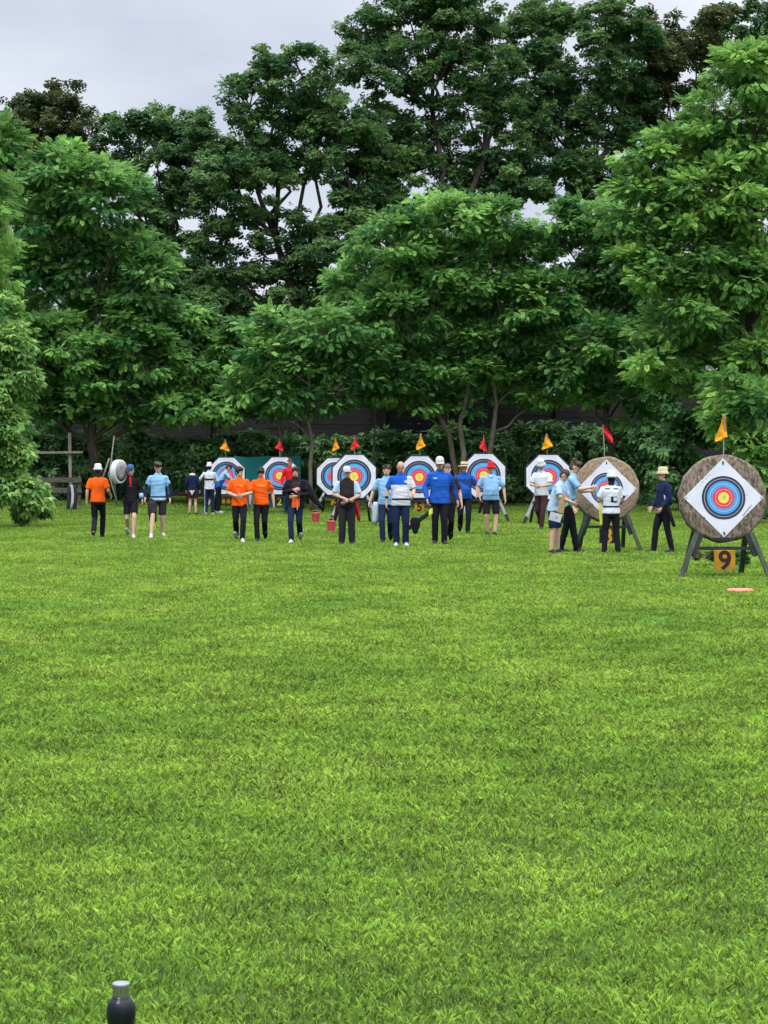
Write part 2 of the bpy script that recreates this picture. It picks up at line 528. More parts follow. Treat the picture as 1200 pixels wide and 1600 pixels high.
tree('tall_tree', 'broad dark tree with a visible forked trunk left of the centre skyline', 'tree', 82, 500,
     [(415, 118, 32, 36), (475, 128, 46, 42), (392, 175, 42, 42), (330, 235, 60, 45), (430, 235, 70, 52), (372, 285, 70, 42), (530, 215, 55, 50), (575, 240, 45, 55), (490, 180, 45, 45), (340, 325, 45, 36), (560, 320, 46, 40), (320, 395, 38, 38), (460, 440, 50, 46), (585, 300, 40, 40), (600, 350, 40, 40), (476, 372, 34, 34), (330, 480, 45, 42), (520, 400, 50, 50), (385, 350, 44, 40, .4), (412, 425, 40, 44, .45), (350, 430, 40, 40, .5), (440, 360, 40, 40, .4), (380, 480, 50, 40, .6), (540, 290, 40, 34, .4), (250, 470, 50, 40), (330, 540, 60, 40)], DARKLEAF, seed=3, trunk_r=.27,
     trunks=[(0, wx(600 - 2, 82), .50), (0.1, wx(600 - 70, 82), .62), (0.1, wx(600 + 48, 82), .62)], **BACK)
tree('tall_tree', 'tallest dark airy tree with two thin stems at the top centre', 'tree', 84, 700,
     [(585, 55, 44, 40), (640, 30, 55, 48), (705, 18, 60, 45), (610, 125, 45, 48), (700, 105, 52, 52), (765, 85, 45, 60), (655, 195, 36, 44), (730, 175, 40, 42), (600, 220, 36, 46), (705, 255, 52, 40), (635, 285, 55, 40), (800, 220, 45, 55), (760, 300, 50, 40), (790, 150, 36, 44), (660, 340, 50, 30), (820, 290, 40, 40), (560, 110, 30, 30)], DARKLEAF, seed=4, trunk_r=.22,
     trunks=[(-.5, wx(600 - 26, 84), .8), (.6, wx(600 + 56, 84), .85)], **BACK)
tree('tall_tree', 'dense dark tall tree right of the centre skyline', 'tree', 86, 925,
     [(830, 55, 45, 45), (880, 42, 55, 34), (940, 45, 52, 38), (990, 72, 36, 40), (860, 125, 52, 45), (930, 135, 55, 45), (985, 150, 45, 42), (885, 205, 50, 45), (950, 225, 50, 45), (880, 290, 60, 40), (835, 185, 40, 46), (950, 300, 60, 50)], DARKLEAF, seed=5, trunk_r=.24, **BACK)
tree('tall_tree', 'sparse dark olive tree left of the bright right-hand crown, wide gaps of sky', 'tree', 88, 1065,
     [(1020, 40, 30, 26), (1015, 110, 34, 34), (1110, 40, 26, 30), (1010, 190, 40, 40), (1050, 68, 36, 36), (1088, 96, 30, 36), (1035, 135, 36, 36), (1075, 165, 30, 30), (1040, 220, 45, 45), (1090, 240, 40, 50)], OLIVELEAF, seed=6, trunk_r=.16, **BACK)
tree('tall_tree', 'dark tree rising past the top right corner', 'tree', 90, 1165,
     [(1140, 62, 30, 40), (1188, 35, 36, 40), (1160, 110, 40, 45), (1215, 90, 45, 60), (1230, 200, 60, 80)], DARKLEAF, seed=7, trunk_r=.2, **BACK)

FR = dict(kind='pinnate', size=.265, clump_r=.54, per=66, ncl=5.6, flat=.36, drop=.12, fill=.35, grow=1.08)
tree('pinnate_tree', 'big bright green feathery tree standing at the left behind the wooden cross', 'tree', 72, 150,
     [(105, 285, 62, 48), (165, 312, 66, 50), (65, 335, 66, 62), (205, 385, 58, 46), (120, 410, 85, 60), (228, 440, 44, 42), (55, 440, 60, 70), (180, 490, 75, 52), (105, 550, 80, 52), (215, 550, 58, 42), (165, 600, 70, 36), (236, 622, 42, 22), (30, 530, 60, 60), (40, 610, 60, 40), (110, 635, 50, 22), (250, 570, 36, 30), (230, 500, 44, 36), (180, 645, 60, 16), (90, 655, 50, 18), (270, 640, 40, 16)], BRIGHTLEAF, seed=11, trunk_r=.2, **FR)
tree('pinnate_tree', 'bright overhanging branches at the left edge above the pale bush', 'tree', 61, -70,
     [(-22, 345, 46, 46), (-2, 410, 34, 42), (-50, 300, 50, 50), (-60, 420, 60, 60), (-10, 230, 40, 36)], FRESHLEAF, seed=12, trunk_r=.18, **FR)
tree('pinnate_tree', 'wide domed bright green feathery tree in the centre behind the target row', 'tree', 71, 722,
     [(690, 352, 70, 38), (765, 348, 60, 34), (610, 385, 70, 42), (820, 392, 46, 34), (680, 430, 88, 48), (555, 440, 55, 42), (765, 450, 78, 44), (825, 470, 46, 48), (620, 490, 78, 44), (710, 530, 78, 42), (790, 540, 62, 38), (555, 520, 46, 34), (650, 572, 58, 28), (738, 590, 48, 22), (600, 600, 46, 20), (690, 606, 40, 18), (800, 596, 50, 22), (850, 560, 40, 36), (640, 625, 40, 16), (720, 632, 40, 14), (850, 620, 40, 20)], BRIGHTLEAF, seed=13, trunk_r=.12,
     bark=BARK_PALE, trunks=[(-.1, .1, .62), (.75, 1.2, .55), (.2, -1.4, .55)], **FR)
tree('pinnate_tree', 'low spreading green tree left of the domed centre tree, thin pale trunk above the targets', 'tree', 69.5, 490,
     [(450, 512, 58, 32), (512, 516, 46, 32), (418, 556, 52, 28), (480, 575, 58, 32), (540, 590, 46, 26), (440, 612, 50, 22), (576, 560, 36, 26), (500, 626, 50, 16), (390, 600, 40, 26)], BRIGHTLEAF, seed=14, trunk_r=.085,
     bark=BARK_PALE, trunks=[(0, -.25, .8)], **FR)
tree('pinnate_tree', 'rounded green tree between the domed centre tree and the bright right-hand one', 'tree', 71, 955,
     [(905, 388, 50, 46), (960, 350, 46, 44), (898, 470, 52, 48), (960, 440, 56, 54), (930, 540, 56, 44), (880, 568, 36, 42), (985, 530, 46, 44), (908, 612, 32, 24), (850, 520, 40, 40), (1010, 600, 40, 40), (1020, 450, 40, 50), (870, 350, 30, 36), (955, 615, 40, 22), (1000, 650, 34, 22), (920, 330, 40, 30), (1000, 390, 46, 40)], BRIGHTLEAF, seed=15, trunk_r=.13, **FR)
tree('pinnate_tree', 'large bright green feathery tree filling the right edge', 'tree', 60, 1235,
     [(1160, 112, 40, 38), (1200, 95, 46, 46), (1120, 190, 64, 46), (1062, 228, 52, 36), (1180, 210, 58, 54), (1030, 320, 52, 38), (1100, 310, 76, 52), (1180, 330, 66, 62), (1060, 400, 66, 48), (1140, 430, 76, 54), (1200, 450, 56, 56), (1080, 490, 56, 44), (1150, 530, 66, 44), (1062, 566, 44, 38), (1190, 560, 46, 46), (1130, 600, 46, 34), (1240, 280, 60, 80), (1020, 255, 40, 30), (1000, 300, 36, 26), (1030, 440, 40, 36), (1010, 370, 36, 30), (1040, 520, 40, 34), (985, 420, 30, 24), (975, 345, 26, 20), (1015, 575, 36, 26)], FRESHLEAF, seed=16, trunk_r=.22, **FR)
tree('sapling', 'fresh green sapling with drooping leaves right behind the number 9 target', 'tree', 57, 1165,
     [(1150, 612, 42, 34), (1192, 640, 38, 44), (1128, 660, 34, 32), (1170, 700, 44, 34), (1200, 740, 36, 34)], FRESHLEAF, seed=17, trunk_r=.05, **FR)
tree('understorey_tree', 'small mid green tree behind the ivy hedge left of centre', 'tree', 73.5, 325,
     [(295, 510, 46, 40), (350, 560, 52, 44), (300, 590, 46, 44), (390, 530, 38, 34), (260, 520, 40, 40), (345, 630, 46, 34), (395, 590, 40, 36)], BRIGHTLEAF, 'broad', seed=18, trunk_r=.08, size=.3, clump_r=.55, per=60, ncl=4.5, flat=.7, drop=.4)
tree('slim_tree', 'slim young tree with thin straight stem above the paired targets', 'tree', 72.5, 582,
     [(585, 610, 32, 20), (600, 585, 30, 20)], MIDLEAF, seed=19, trunk_r=.06, bark=BARK_PALE, trunks=[(0, .05, .95)], **FR)
tree('slim_tree', 'slim dark young tree with bare stem behind the teal sheet', 'tree', 72.5, 437,
     [(430, 640, 28, 14), (445, 625, 30, 16)], MIDLEAF, seed=20, trunk_r=.06, bark=BARK_PALE, trunks=[(0, .02, .95)], **FR)

tree('pale_bush', 'tall pale green leafy bush at the left edge of the lawn', 'bush', 54, -12,
     [(-2, 500, 34, 34), (14, 545, 36, 38), (2, 600, 44, 48), (26, 590, 26, 34), (0, 670, 40, 48), (14, 725, 36, 40), (20, 775, 46, 34), (-50, 600, 60, 90), (-40, 720, 60, 80)], PALELEAF, 'broad', seed=21, trunk_r=.06, size=.2, clump_r=.40, per=80, ncl=4.5, flat=.8, drop=.45, crown='foliage')

tree('backing_tree', 'shadowy tree hidden behind the domed centre tree', 'tree', 77, 690,
     [(640, 420, 70, 50), (720, 400, 80, 50), (800, 420, 70, 50), (700, 490, 90, 60), (810, 500, 60, 50), (600, 500, 60, 50), (760, 570, 80, 40), (660, 570, 70, 40)], MIDLEAF, 'round', seed=31, trunk_r=.14, size=.32, clump_r=.6, per=34, ncl=4.0, flat=.6, drop=.1, twig=False)
tree('backing_tree', 'shadowy tree hidden behind the bright right-hand tree', 'tree', 68, 1150,
     [(1100, 290, 60, 60), (1170, 260, 60, 60), (1090, 400, 60, 60), (1170, 400, 60, 70), (1100, 520, 60, 60), (1180, 520, 60, 60), (1080, 620, 60, 50), (1160, 630, 60, 50)], MIDLEAF, 'round', seed=32, trunk_r=.14, size=.3, clump_r=.6, per=34, ncl=4.0, flat=.6, drop=.1, twig=False)

# shrubs along the foot of the fence
SHR = dict(kind='broad', size=.26, clump_r=.45, per=70, ncl=4.5, flat=.7, drop=.45, trunk_r=.03, twig=False, crown='foliage', group='ivy shrubs below the fence')
shr = [
 (20, 74, [(10, 690, 40, 36), (30, 740, 40, 40)], 'dark ivy shrub hidden behind the pale bush'),
 (85, 74.5, [(70, 700, 40, 34), (100, 715, 40, 36), (85, 755, 44, 34)], 'dark ivy shrub right behind the wooden cross'),
 (150, 74.5, [(135, 705, 36, 30), (165, 725, 38, 36), (150, 762, 40, 30)], 'ivy shrub behind the leaning poles'),
 (215, 74, [(205, 705, 40, 26), (235, 730, 40, 34), (205, 755, 40, 34)], 'ivy shrub behind the walker in light blue'),
 (290, 73.5, [(265, 715, 40, 28), (310, 708, 40, 28), (300, 740, 36, 24)], 'glossy lighter ivy shrub left of the first target'),
 (385, 75, [(365, 705, 40, 24), (405, 700, 34, 20), (385, 745, 40, 36)], 'ivy shrub above the teal sheet'),
 (480, 75, [(455, 715, 36, 30), (500, 710, 36, 26), (480, 755, 44, 34)], 'dark shrub right of the teal sheet'),
 (590, 75, [(565, 715, 40, 28), (610, 705, 36, 28), (590, 750, 44, 36)], 'dark shrub behind the paired targets'),
 (690, 75, [(665, 712, 40, 28), (710, 700, 36, 30), (690, 750, 48, 38)], 'dark shrub behind the white capped walker'),
 (790, 75, [(765, 705, 40, 30), (815, 700, 40, 32), (790, 748, 48, 40)], 'dark shrub between targets six and seven'),
 (890, 75, [(865, 700, 40, 32), (915, 700, 40, 32), (890, 748, 48, 40)], 'dark shrub behind the tan straw target'),
 (985, 74, [(965, 705, 40, 34), (1005, 715, 36, 34), (985, 758, 46, 34)], 'dark shrub right of the tan straw target'),
 (1060, 70, [(1030, 690, 34, 30), (1075, 690, 38, 36), (1045, 735, 40, 36), (1085, 750, 38, 38)], 'glossy ivy mound behind the archer in beige hat'),
 (1180, 62, [(1150, 745, 36, 34), (1195, 770, 40, 40), (1165, 800, 36, 26)], 'bushy green shrub right behind target nine'),
]
for i, (bx, d, lb, lab) in enumerate(shr):
    tree('ivy_shrub', lab, 'shrub', d, bx, lb, IVYLEAF, seed=40 + i, **SHR)
tree('weed_clump', 'low green weed clump in the grass right behind target nine stand', 'weeds', 34, 1158,
     [(1150, 872, 10, 7), (1166, 868, 10, 8), (1158, 876, 14, 6)], MIDLEAF, 'broad', seed=60, size=.07, clump_r=.07, per=30, ncl=.8, flat=.8, drop=.1, trunk_r=.006, twig=False, crown='foliage')
tree('weed_clump', 'dry brown weed patch under target nine left of its number', 'weeds', 34, 1102,
     [(1090, 868, 10, 4), (1106, 866, 10, 4), (1115, 869, 10, 4)], OLIVELEAF, 'broad', seed=61, size=.06, clump_r=.06, per=20, ncl=.8, flat=.8, drop=.1, trunk_r=.006, twig=False, crown='foliage')
tree('weed_clump', 'rough pale weeds at the foot of the left-edge bush', 'weeds', 54.5, 60,
     [(30, 808, 26, 8), (66, 806, 20, 5)], PALELEAF, 'broad', seed=62, size=.13, clump_r=.16, per=30, ncl=.7, flat=.8, drop=.1, trunk_r=.01, twig=False, crown='foliage')

# far wood that closes the view behind the fence
rng = np.random.default_rng(77)
LB = []
for px in range(-500, 1750, 75):
    d = 100 + rng.uniform(-3, 4)
    for py, ry in ((660, 80), (560, 70), (505 + rng.uniform(-20, 30), 50)):
        LB.append((np.array([wx(px + rng.uniform(-30, 30), d), d + rng.uniform(-2, 2), wz(py, d)]), np.array([70 / F * d, 2.2, ry / F * d])))
VT, _ = lobes_leaves(LB, 'round', .62, .95, 30, 4.0, .7, .1, .05, .2)
tag(link('far_wood', leaves_mesh(VT), DARKLEAF), kind='stuff')

# ------------------------------------------------------------------ fence
WOODDARK = mat('dark_boards', (0.011, 0.010, 0.011), .9, (0.030, 0.027, 0.027), 3, (.6, 3, 9), bump=.4)  # dark wood, taken nearly black to stand in for deep shade under the crowns
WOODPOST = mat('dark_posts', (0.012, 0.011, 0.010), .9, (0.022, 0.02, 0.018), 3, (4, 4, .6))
fy = 80.0
fr = empty('board_fence', (0, fy, float(gz(0, fy))))
tag(fr, 'long high dark wooden board fence behind the targets and shrubs', 'fence')
random.seed(5)
mb = MB()
bays = [-34 + 3.4 * i for i in range(21)]
for i in range(len(bays) - 1):
    z = 0.0
    k = 0
    while z < 3.9:
        h = 0.27 + random.uniform(-.03, .03)
        mb.box(((bays[i] + bays[i + 1]) / 2, random.uniform(-.012, .012), z + h / 2), (3.4 - .03, .05, h - .004), None, 0, .006)
        z += h; k += 1
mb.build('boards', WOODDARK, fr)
for x in bays:
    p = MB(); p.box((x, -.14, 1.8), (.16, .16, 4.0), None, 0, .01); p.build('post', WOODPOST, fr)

# ------------------------------------------------------------------ archery targets
PAPER = mat('paper_white', (0.60, 0.61, 0.67), .75, (0.54, 0.55, 0.62), 5, detail=6, bump=.06)
GOLD = mat('ring_gold', (0.80, 0.58, 0.07), .7, (0.72, 0.5, 0.06))
GOLD2 = mat('ring_gold_inner', (0.62, 0.56, 0.07), .7, (0.55, 0.5, 0.06))
REDR = mat('ring_red', (0.62, 0.045, 0.075), .7, (0.55, 0.035, 0.06))
BLUER = mat('ring_blue', (0.060, 0.29, 0.60), .7, (0.052, 0.26, 0.55))
BLACKR = mat('ring_black', (0.018, 0.024, 0.055), .7, (0.024, 0.03, 0.06))
LINER = mat('ring_line', (0.55, 0.56, 0.6), .7)
PRINT = mat('print_grey', (0.30, 0.31, 0.36), .8)
FOAM = mat('boss_foam', (0.014, 0.014, 0.016), .85, (0.03, 0.03, 0.032), 12, bump=.3)
STRAW = mat('boss_straw_weathered', (0.075, 0.056, 0.042), .95, (0.25, 0.20, 0.145), 20, (1.4, 1.4, .62), 12, 1.0, 26, contrast=(.36, .64))
STRAWTAN = mat('boss_straw_tan', (0.15, 0.105, 0.068), .95, (0.29, 0.22, 0.145), 20, (2, 2, .8), 6, .9, 16, contrast=(.36, .62))
GREENPAINT = mat('stand_green', (0.040, 0.056, 0.034), .55, (0.085, 0.10, 0.07), 4, (4, 4, .8), contrast=(.45, .7))
BLACKPAINT = mat('stand_black', (0.016, 0.017, 0.018), .6, (0.03, 0.03, 0.03), 5)
GREYMETAL = mat('leg_grey', (0.30, 0.31, 0.32), .5, (0.36, 0.37, 0.38), 5, metal=.2)
YELLOWP = mat('plate_yellow', (0.44, 0.24, 0.012), .6, (0.30, 0.145, 0.010), 7, detail=8)
BLACKP = mat('plate_black', (0.012, 0.012, 0.014), .6)
DIGITB = mat('digit_dark', (0.035, 0.008, 0.012), .7)
DIGITY = mat('digit_yellow', (0.62, 0.38, 0.04), .7)
FLAGY = mat('flag_yellow', (0.80, 0.34, 0.012), .8, (0.74, 0.29, 0.01), 6)
FLAGR = mat('flag_red', (0.60, 0.02, 0.025), .8, (0.52, 0.015, 0.02), 6)
CANE = mat('flag_pole', (0.24, 0.25, 0.22), .6, (0.32, 0.33, 0.28), 20)
PIN = mat('pin_dark', (0.03, 0.035, 0.06), .5)

def disc_band(mb, r0, r1, y, mi, n=56):
    a = [2 * math.pi * k / n for k in range(n)]
    if r0 <= 0:
        mb.add([(r1 * math.cos(t), y, r1 * math.sin(t)) for t in a], [tuple(range(n))], mi); return
    vs = [(r0 * math.cos(t), y, r0 * math.sin(t)) for t in a] + [(r1 * math.cos(t), y, r1 * math.sin(t)) for t in a]
    mb.add(vs, [(k, (k + 1) % n, n + (k + 1) % n, n + k) for k in range(n)], mi)

def transform_mesh(o, M):
    o.data.transform(M)

def digit_mesh(txt, size):
    cu = bpy.data.curves.new('digit', 'FONT'); cu.body = txt; cu.size = size; cu.extrude = .002
    cu.align_x = 'CENTER'; cu.align_y = 'CENTER'; cu.offset = size * .022
    o = bpy.data.objects.new('t', cu); COL.objects.link(o)
    dg = bpy.context.evaluated_depsgraph_get()
    me = bpy.data.meshes.new_from_object(o.evaluated_get(dg))
    bpy.data.objects.remove(o)
    me.transform(Matrix.Rotation(R(90), 4, 'X'))
    xs_ = [v.co.x for v in me.vertices]; zs_ = [v.co.z for v in me.vertices]
    me.transform(Matrix.Translation((-(max(xs_) + min(xs_)) / 2, 0, -(max(zs_) + min(zs_)) / 2)))
    return me

def target(px, d, cz, style, label, number, yaw=0.0, show_plate=True):
    x = wx(px, d); g0 = float(gz(x, d))
    root = empty('archery_target', (x, d, g0), yaw)
    tag(root, label, 'target', 'archery targets along the range')
    h = cz - g0                          # centre height
    tilt = Matrix.Translation((0, 0, h)) @ Matrix.Rotation(R(-7), 4, 'X')
    rnd = random.Random(int(px))
    if style == 'octagon':
        k = 1.31 / 2; n = 8; o8 = [(math.cos(R(22.5 + 45 * i)), math.sin(R(22.5 + 45 * i))) for i in range(8)]
        rr = k / math.cos(R(22.5)); mb = MB()
        mb.rings([[(c * rr * q, y, s * rr * q) for c, s in o8] for y, q in ((-.09, .985), (-.08, 1), (.08, 1), (.09, .985))])
        b = mb.build('boss', FOAM, root); transform_mesh(b, tilt)
        f = MB(); rf = .615 / math.cos(R(22.5))
        ring = [(c * rf, s * rf) for c, s in o8]
        f.rings([[(a, y, c) for a, c in ring] for y in (-.094, -.0975)], 0)
        R_ = [.122, .244, .366, .488]
        w = .61 / .61
    else:
        mb = MB(); n = 48; rr = .64
        prof = [(.60, -.115), (.63, -.105), (.645, -.07), (.65, 0), (.645, .07), (.63, .1), (.6, .11)]
        rs = []
        for r_, y in prof:
            rs.append([((r_ + .010 * math.sin(k * 2.1 + px) + rnd.uniform(-.006, .006)) * math.cos(2 * math.pi * k / n), y, (r_ + .008 * math.sin(k * 1.3) + rnd.uniform(-.006, .006)) * math.sin(2 * math.pi * k / n)) for k in range(n)])
        mb.rings(rs)
        b = mb.build('boss', STRAW if number == '9' else STRAWTAN, root, True); transform_mesh(b, tilt)
        f = MB(); q = .585
        # the paper hangs as a diamond, with small nicks half way along its edges
        pts = []
        cor = [(0, q), (q, 0), (0, -q), (-q, 0)]
        for i in range(4):
            a, c = cor[i], cor[(i + 1) % 4]
            for t, dd in ((0, 0), (.46, 0), (.49, .012), (.52, 0)):
                xx = a[0] + (c[0] - a[0]) * t; zz = a[1] + (c[1] - a[1]) * t
                pts.append((xx * (1 - dd * 2), zz * (1 - dd * 2)))
        f.rings([[(a, y, c) for a, c in pts] for y in (-.119, -.1215)], 0)
        R_ = [.083, .16, .245, .32]
    y0 = -.1015 if style == 'octagon' else -.1255
    lw = .0028
    prev = 0
    cols = [1, 3, 4, 5]
    disc_band(f, 0, R_[0] * .5, y0, 2); disc_band(f, R_[0] * .5, R_[0] * .5 + lw, y0, 6)
    disc_band(f, R_[0] * .5 + lw, R_[0], y0, 1)
    for i in range(1, 4):
        mid = (R_[i - 1] + R_[i]) / 2
        disc_band(f, R_[i - 1], mid - lw, y0, cols[i]); disc_band(f, mid - lw, mid + lw, y0, 6 if i < 3 else 7 if False else 6); disc_band(f, mid + lw, R_[i], y0, cols[i])
    if style == 'octagon':
        disc_band(f, .548, .552, y0, 6)
    for j in range(26):
        t_, q_ = rnd.random() * 6.283, abs(rnd.gauss(0, R_[2] * .62))
        f.box((q_ * math.cos(t_), y0 - .001, q_ * math.sin(t_)), (.008, .001, .008), Matrix.Rotation(rnd.random(), 3, 'Y'), 8)
    # lines of small print along the lower edge of the paper
    for j in range(6 if style == 'octagon' else 5):
        if style == 'octagon':
            f.box((-.2 + .08 * j, y0, .575), (.05, .002, .006), None, 7)
        else:
            t = .06 + .055 * j
            f.box((q * .45 + t * .45, y0, -q * .5 + t * .55 + .01), (.055, .002, .012), Matrix.Rotation(R(-45), 3, 'Y'), 7)
    if style != 'octagon':
        for (a, c) in ((0, q - .07), (.03 * 0, -q + .06)):
            f.box((a, y0 - .004, c), (.022, .008, .05), Matrix.Rotation(R(rnd.uniform(-25, 25)), 3, 'Y'), 8, .003)
        for (a, c) in ((q - .035, 0), (-q + .035, 0)):
            f.box((a, y0 - .003, c), (.014, .006, .014), None, 8)
        for j in range(3):
            f.box((-q * .52 + .05 * j, y0, q * .40 + .05 * j), (.035, .002, .006), Matrix.Rotation(R(-45), 3, 'Y'), 7)
    fo = f.build('target_face', [PAPER, GOLD, GOLD2, REDR, BLUER, BLACKR, LINER, PRINT, PIN], root)
    transform_mesh(fo, tilt)
    # stand
    rb = .64
    if style == 'round':
        lm = GREENPAINT
        for s in (-1, 1):
            l = MB(); l.bar((s * .40, -.17, h - .50), (s * .665, -.30, -.02), .068, .068, 0); l.build('leg', lm, root)
            l = MB(); l.bar((s * .38, .16, h - .46), (s * .44, .95, -.02), .075, .07, 0); l.build('leg', lm, root)
            l = MB(); l.bar((s * .33, -.165, h - .52), (s * .47, -.21, .33), .07, .06, 0); l.build('brace', BLACKPAINT, root)
        c = MB(); c.bar((-.47, -.20, h - .725), (.47, -.20, h - .725), .05, .05, 0, (0, 1, 0)); c.build('crossbar', BLACKPAINT, root)
        c = MB(); c.bar((-.15, -.05, h - .595), (.15, -.05, h - .595), .05, .30, 0, (0, 1, 0)); c.build('ledge', BLACKPAINT, root)
        py_, pz_, ps = -.235, h - .90, .31
    else:
        for s in (-1, 1):
            l = MB(); l.bar((s * .36, -.12, h - .52), (s * .62, -.22, .22), .075, .06, 0); lo = l.build('leg', GREYMETAL, root)
            l = MB(); l.bar((s * .62, -.22, .22), (s * .72, -.26, -.02), .085, .07, 0); l.build('foot', BLACKPAINT, lo)
            l = MB(); l.bar((s * .34, .12, h - .4), (s * .45, .75, -.02), .07, .06, 0); l.build('leg', BLACKPAINT, root)
        c = MB(); c.bar((-.45, -.10, h - .69), (.45, -.10, h - .69), .06, .30, 0, (0, 1, 0)); c.build('ledge', BLACKPAINT, root)
        c = MB(); c.bar((-.55, -.165, .40), (.55, -.165, .40), .04, .04, 0, (0, 1, 0)); c.build('crossbar', BLACKPAINT, root)
        py_, pz_, ps = -.20, .40, .28
    if show_plate:
        odd = int(number) % 2 == 1
        p = MB(); p.box((0, py_, pz_), (ps, .012, ps * .95), None, 0, .003)
        po = p.build('number_plate', YELLOWP if odd else BLACKP, root)
        dm = digit_mesh(number, ps * 1.25)
        dm.transform(Matrix.Translation((0, py_ - .0085, pz_)))
        link('digit', dm, DIGITB if odd else DIGITY, po)
    # wind flag stuck into the top of the boss
    return root, h

def flag(px, d, z0, pole, colour, label, shape, yaw=0.0, ln=.32):
    """pennant on a cane; shape: list of (along, up) points of the cloth from the pole's top"""
    x = wx(px, d)
    root = empty('wind_flag', (x, d, z0), yaw); tag(root, label, 'flag', 'wind flags on the targets')
    m = MB(); lean = shape['lean']
    m.tube([(0, 0, -.08), (lean * .5, 0, pole * .5), (lean, 0, pole)], .008, 6); m.build('pole', CANE, root)
    n = 7; f = MB(); rows = []
    pts = shape['pts']     # pairs of (left edge, right edge) down the cloth
    for i, (zz, xl, xr) in enumerate(pts):
        rows.append((zz, xl, xr))
    vs = []; k = 6
    for (zz, xl, xr) in rows:
        for j in range(k):
            t = j / (k - 1); xx = xl + (xr - xl) * t
            vs.append((lean + xx, .035 * math.sin(t * 5 + zz * 14), pole + zz))
    nb = len(vs); vs2 = [(a, b + .004, c) for a, b, c in vs]; fs = []
    for i in range(len(rows) - 1):
        for j in range(k - 1):
            a = i * k + j
            fs.append((a, a + 1, a + k + 1, a + k)); fs.append((nb + a + k, nb + a + k + 1, nb + a + 1, nb + a))
    f.add(vs + vs2, fs); f.build('pennant', FLAGY if colour == 'y' else FLAGR, root)
    return root

HANG = lambda w, hgt, sx=0, lean=0: dict(lean=lean, pts=[(.02, -.01, .015), (-hgt * .3, -.16 * w, .20 * w), (-hgt * .62, -.32 * w, .44 * w), (-hgt * .78, -.42 * w, .56 * w), (-hgt * .86, -.46 * w, .30 * w), (-hgt * .93, -.48 * w, -.05 * w), (-hgt, -.44 * w, -.36 * w)])
ROW = [
 # px, d, centre row, number, plate?, flag px, flag top row, colour
 (354, 69.0, 744, '1', True, 353, 687, 'y', 'octagonal target farthest left with an archer bending in front of it'),
 (437, 68.0, 744, '2', True, 437, 686, 'r', 'octagonal target in front of the teal sheet, number 2 below'),
 (524, 68.5, 745, '3', True, 525, 684, 'y', 'octagonal target half hidden behind the nearer one beside it'),
 (553.5, 58.5, 745, '4', True, 554, 681, 'r', 'octagonal target overlapping another, archer in dark vest before it'),
 (655, 60.5, 746, '5', True, 656, 678, 'y', 'octagonal target behind the bald man, yellow number 5 plate'),
 (755.5, 58.5, 743.5, '6', False, 756, 680, 'r', 'octagonal target behind the walker in the red hat'),
 (856.5, 57.0, 746, '7', False, 855, 678, 'y', 'octagonal target with an archer in white before it'),
]
for (px, d, cy, num, plate, fpx, ftop, colr, lab) in ROW:
    t, h = target(px, d, wz(cy, d), 'octagon', lab, num, 0, plate)
    ztop = wz(cy, d) + .655
    ft = wz(ftop, d)
    nm = {'1': 'first', '2': 'second', '3': 'third', '4': 'fourth', '5': 'fifth', '6': 'sixth', '7': 'seventh'}[num]
    cn_ = 'orange yellow' if colr == 'y' else 'red'
    near = {'1': 'above the leftmost octagonal target', '2': 'above the target in front of the teal sheet', '3': 'above the half hidden target of the pair', '4': 'above the front target of the overlapping pair',
            '5': 'above the target behind the bald man', '6': 'above the target behind the red hatted walker', '7': 'above the octagonal target nearest the straw ones'}[num]
    flag(fpx, d, ztop, ft - ztop, colr, 'small limp %s flag %s' % (cn_, near), HANG((.20 + .12 * rng.random()) * (1 if rng.random() < .6 else -1), .38 + .10 * rng.random(), 0, .06 * (rng.random() - .5)), (rng.random() - .5) * .8)
t8, h8 = target(947, 40.0, wz(765, 40.0), 'round', 'tan round straw target with a white diamond face, archer in white jersey before it', '8')
t9, h9 = target(1128.5, 30.0, wz(779, 30.0), 'round', 'nearest weathered round straw target with a diamond face, yellow number 9 plate', '9')
zt = wz(765, 40.0) + .64
flag(945, 40.0, zt, wz(664, 40) - zt, 'r', 'red flag blown to the right above the tan straw target',
     dict(lean=-.04, pts=[(0, 0, .03), (-.08, 0, .10), (-.17, .02, .16), (-.27, .08, .20), (-.35, .15, .20)]))
zt = wz(779, 30.0) + .64
flag(1130, 30.0, zt, wz(649, 30) - zt, 'y', 'largest orange yellow flag above the nearest straw target',
     dict(lean=.01, pts=[(0, -.02, .02), (-.12, -.05, .03), (-.24, -.09, .045), (-.32, -.115, .05), (-.36, -.13, -.02), (-.385, -.135, -.11)]))

# ------------------------------------------------------------------ things about the range
TEAL = mat('teal_sheet', (0.012, 0.20, 0.19), .8, (0.01, 0.165, 0.165), 2, (3, 1, .6), bump=.4)
s = MB(); d = 71.5; x0, x1 = wx(366, d), wx(470, d); z1 = wz(713, d); g0 = float(gz((x0 + x1) / 2, d)); cols = 26
rows = []
for k in range(7):
    t = k / 6; zz = (z1 - g0) * (1 - t) + .02
    rows.append([((x0 + (x1 - x0) * j / cols) - (x0 + x1) / 2, .05 * math.sin(j * 1.1) * t + .01 * math.sin(j * 2.7), zz + (-.05 * math.sin(math.pi * (j % 13) / 13) if k == 0 else 0)) for j in range(cols + 1)])
vs = [p for r_ in rows for p in r_]; n1 = cols + 1; nb = len(vs)
fs = []
for i in range(6):
    for j in range(cols):
        a = i * n1 + j; fs.append((a, a + n1, a + n1 + 1, a + 1)); fs.append((nb + a, nb + a + 1, nb + a + n1 + 1, nb + a + n1))
s.add(vs + [(a, b + .012, c) for a, b, c in vs], fs)
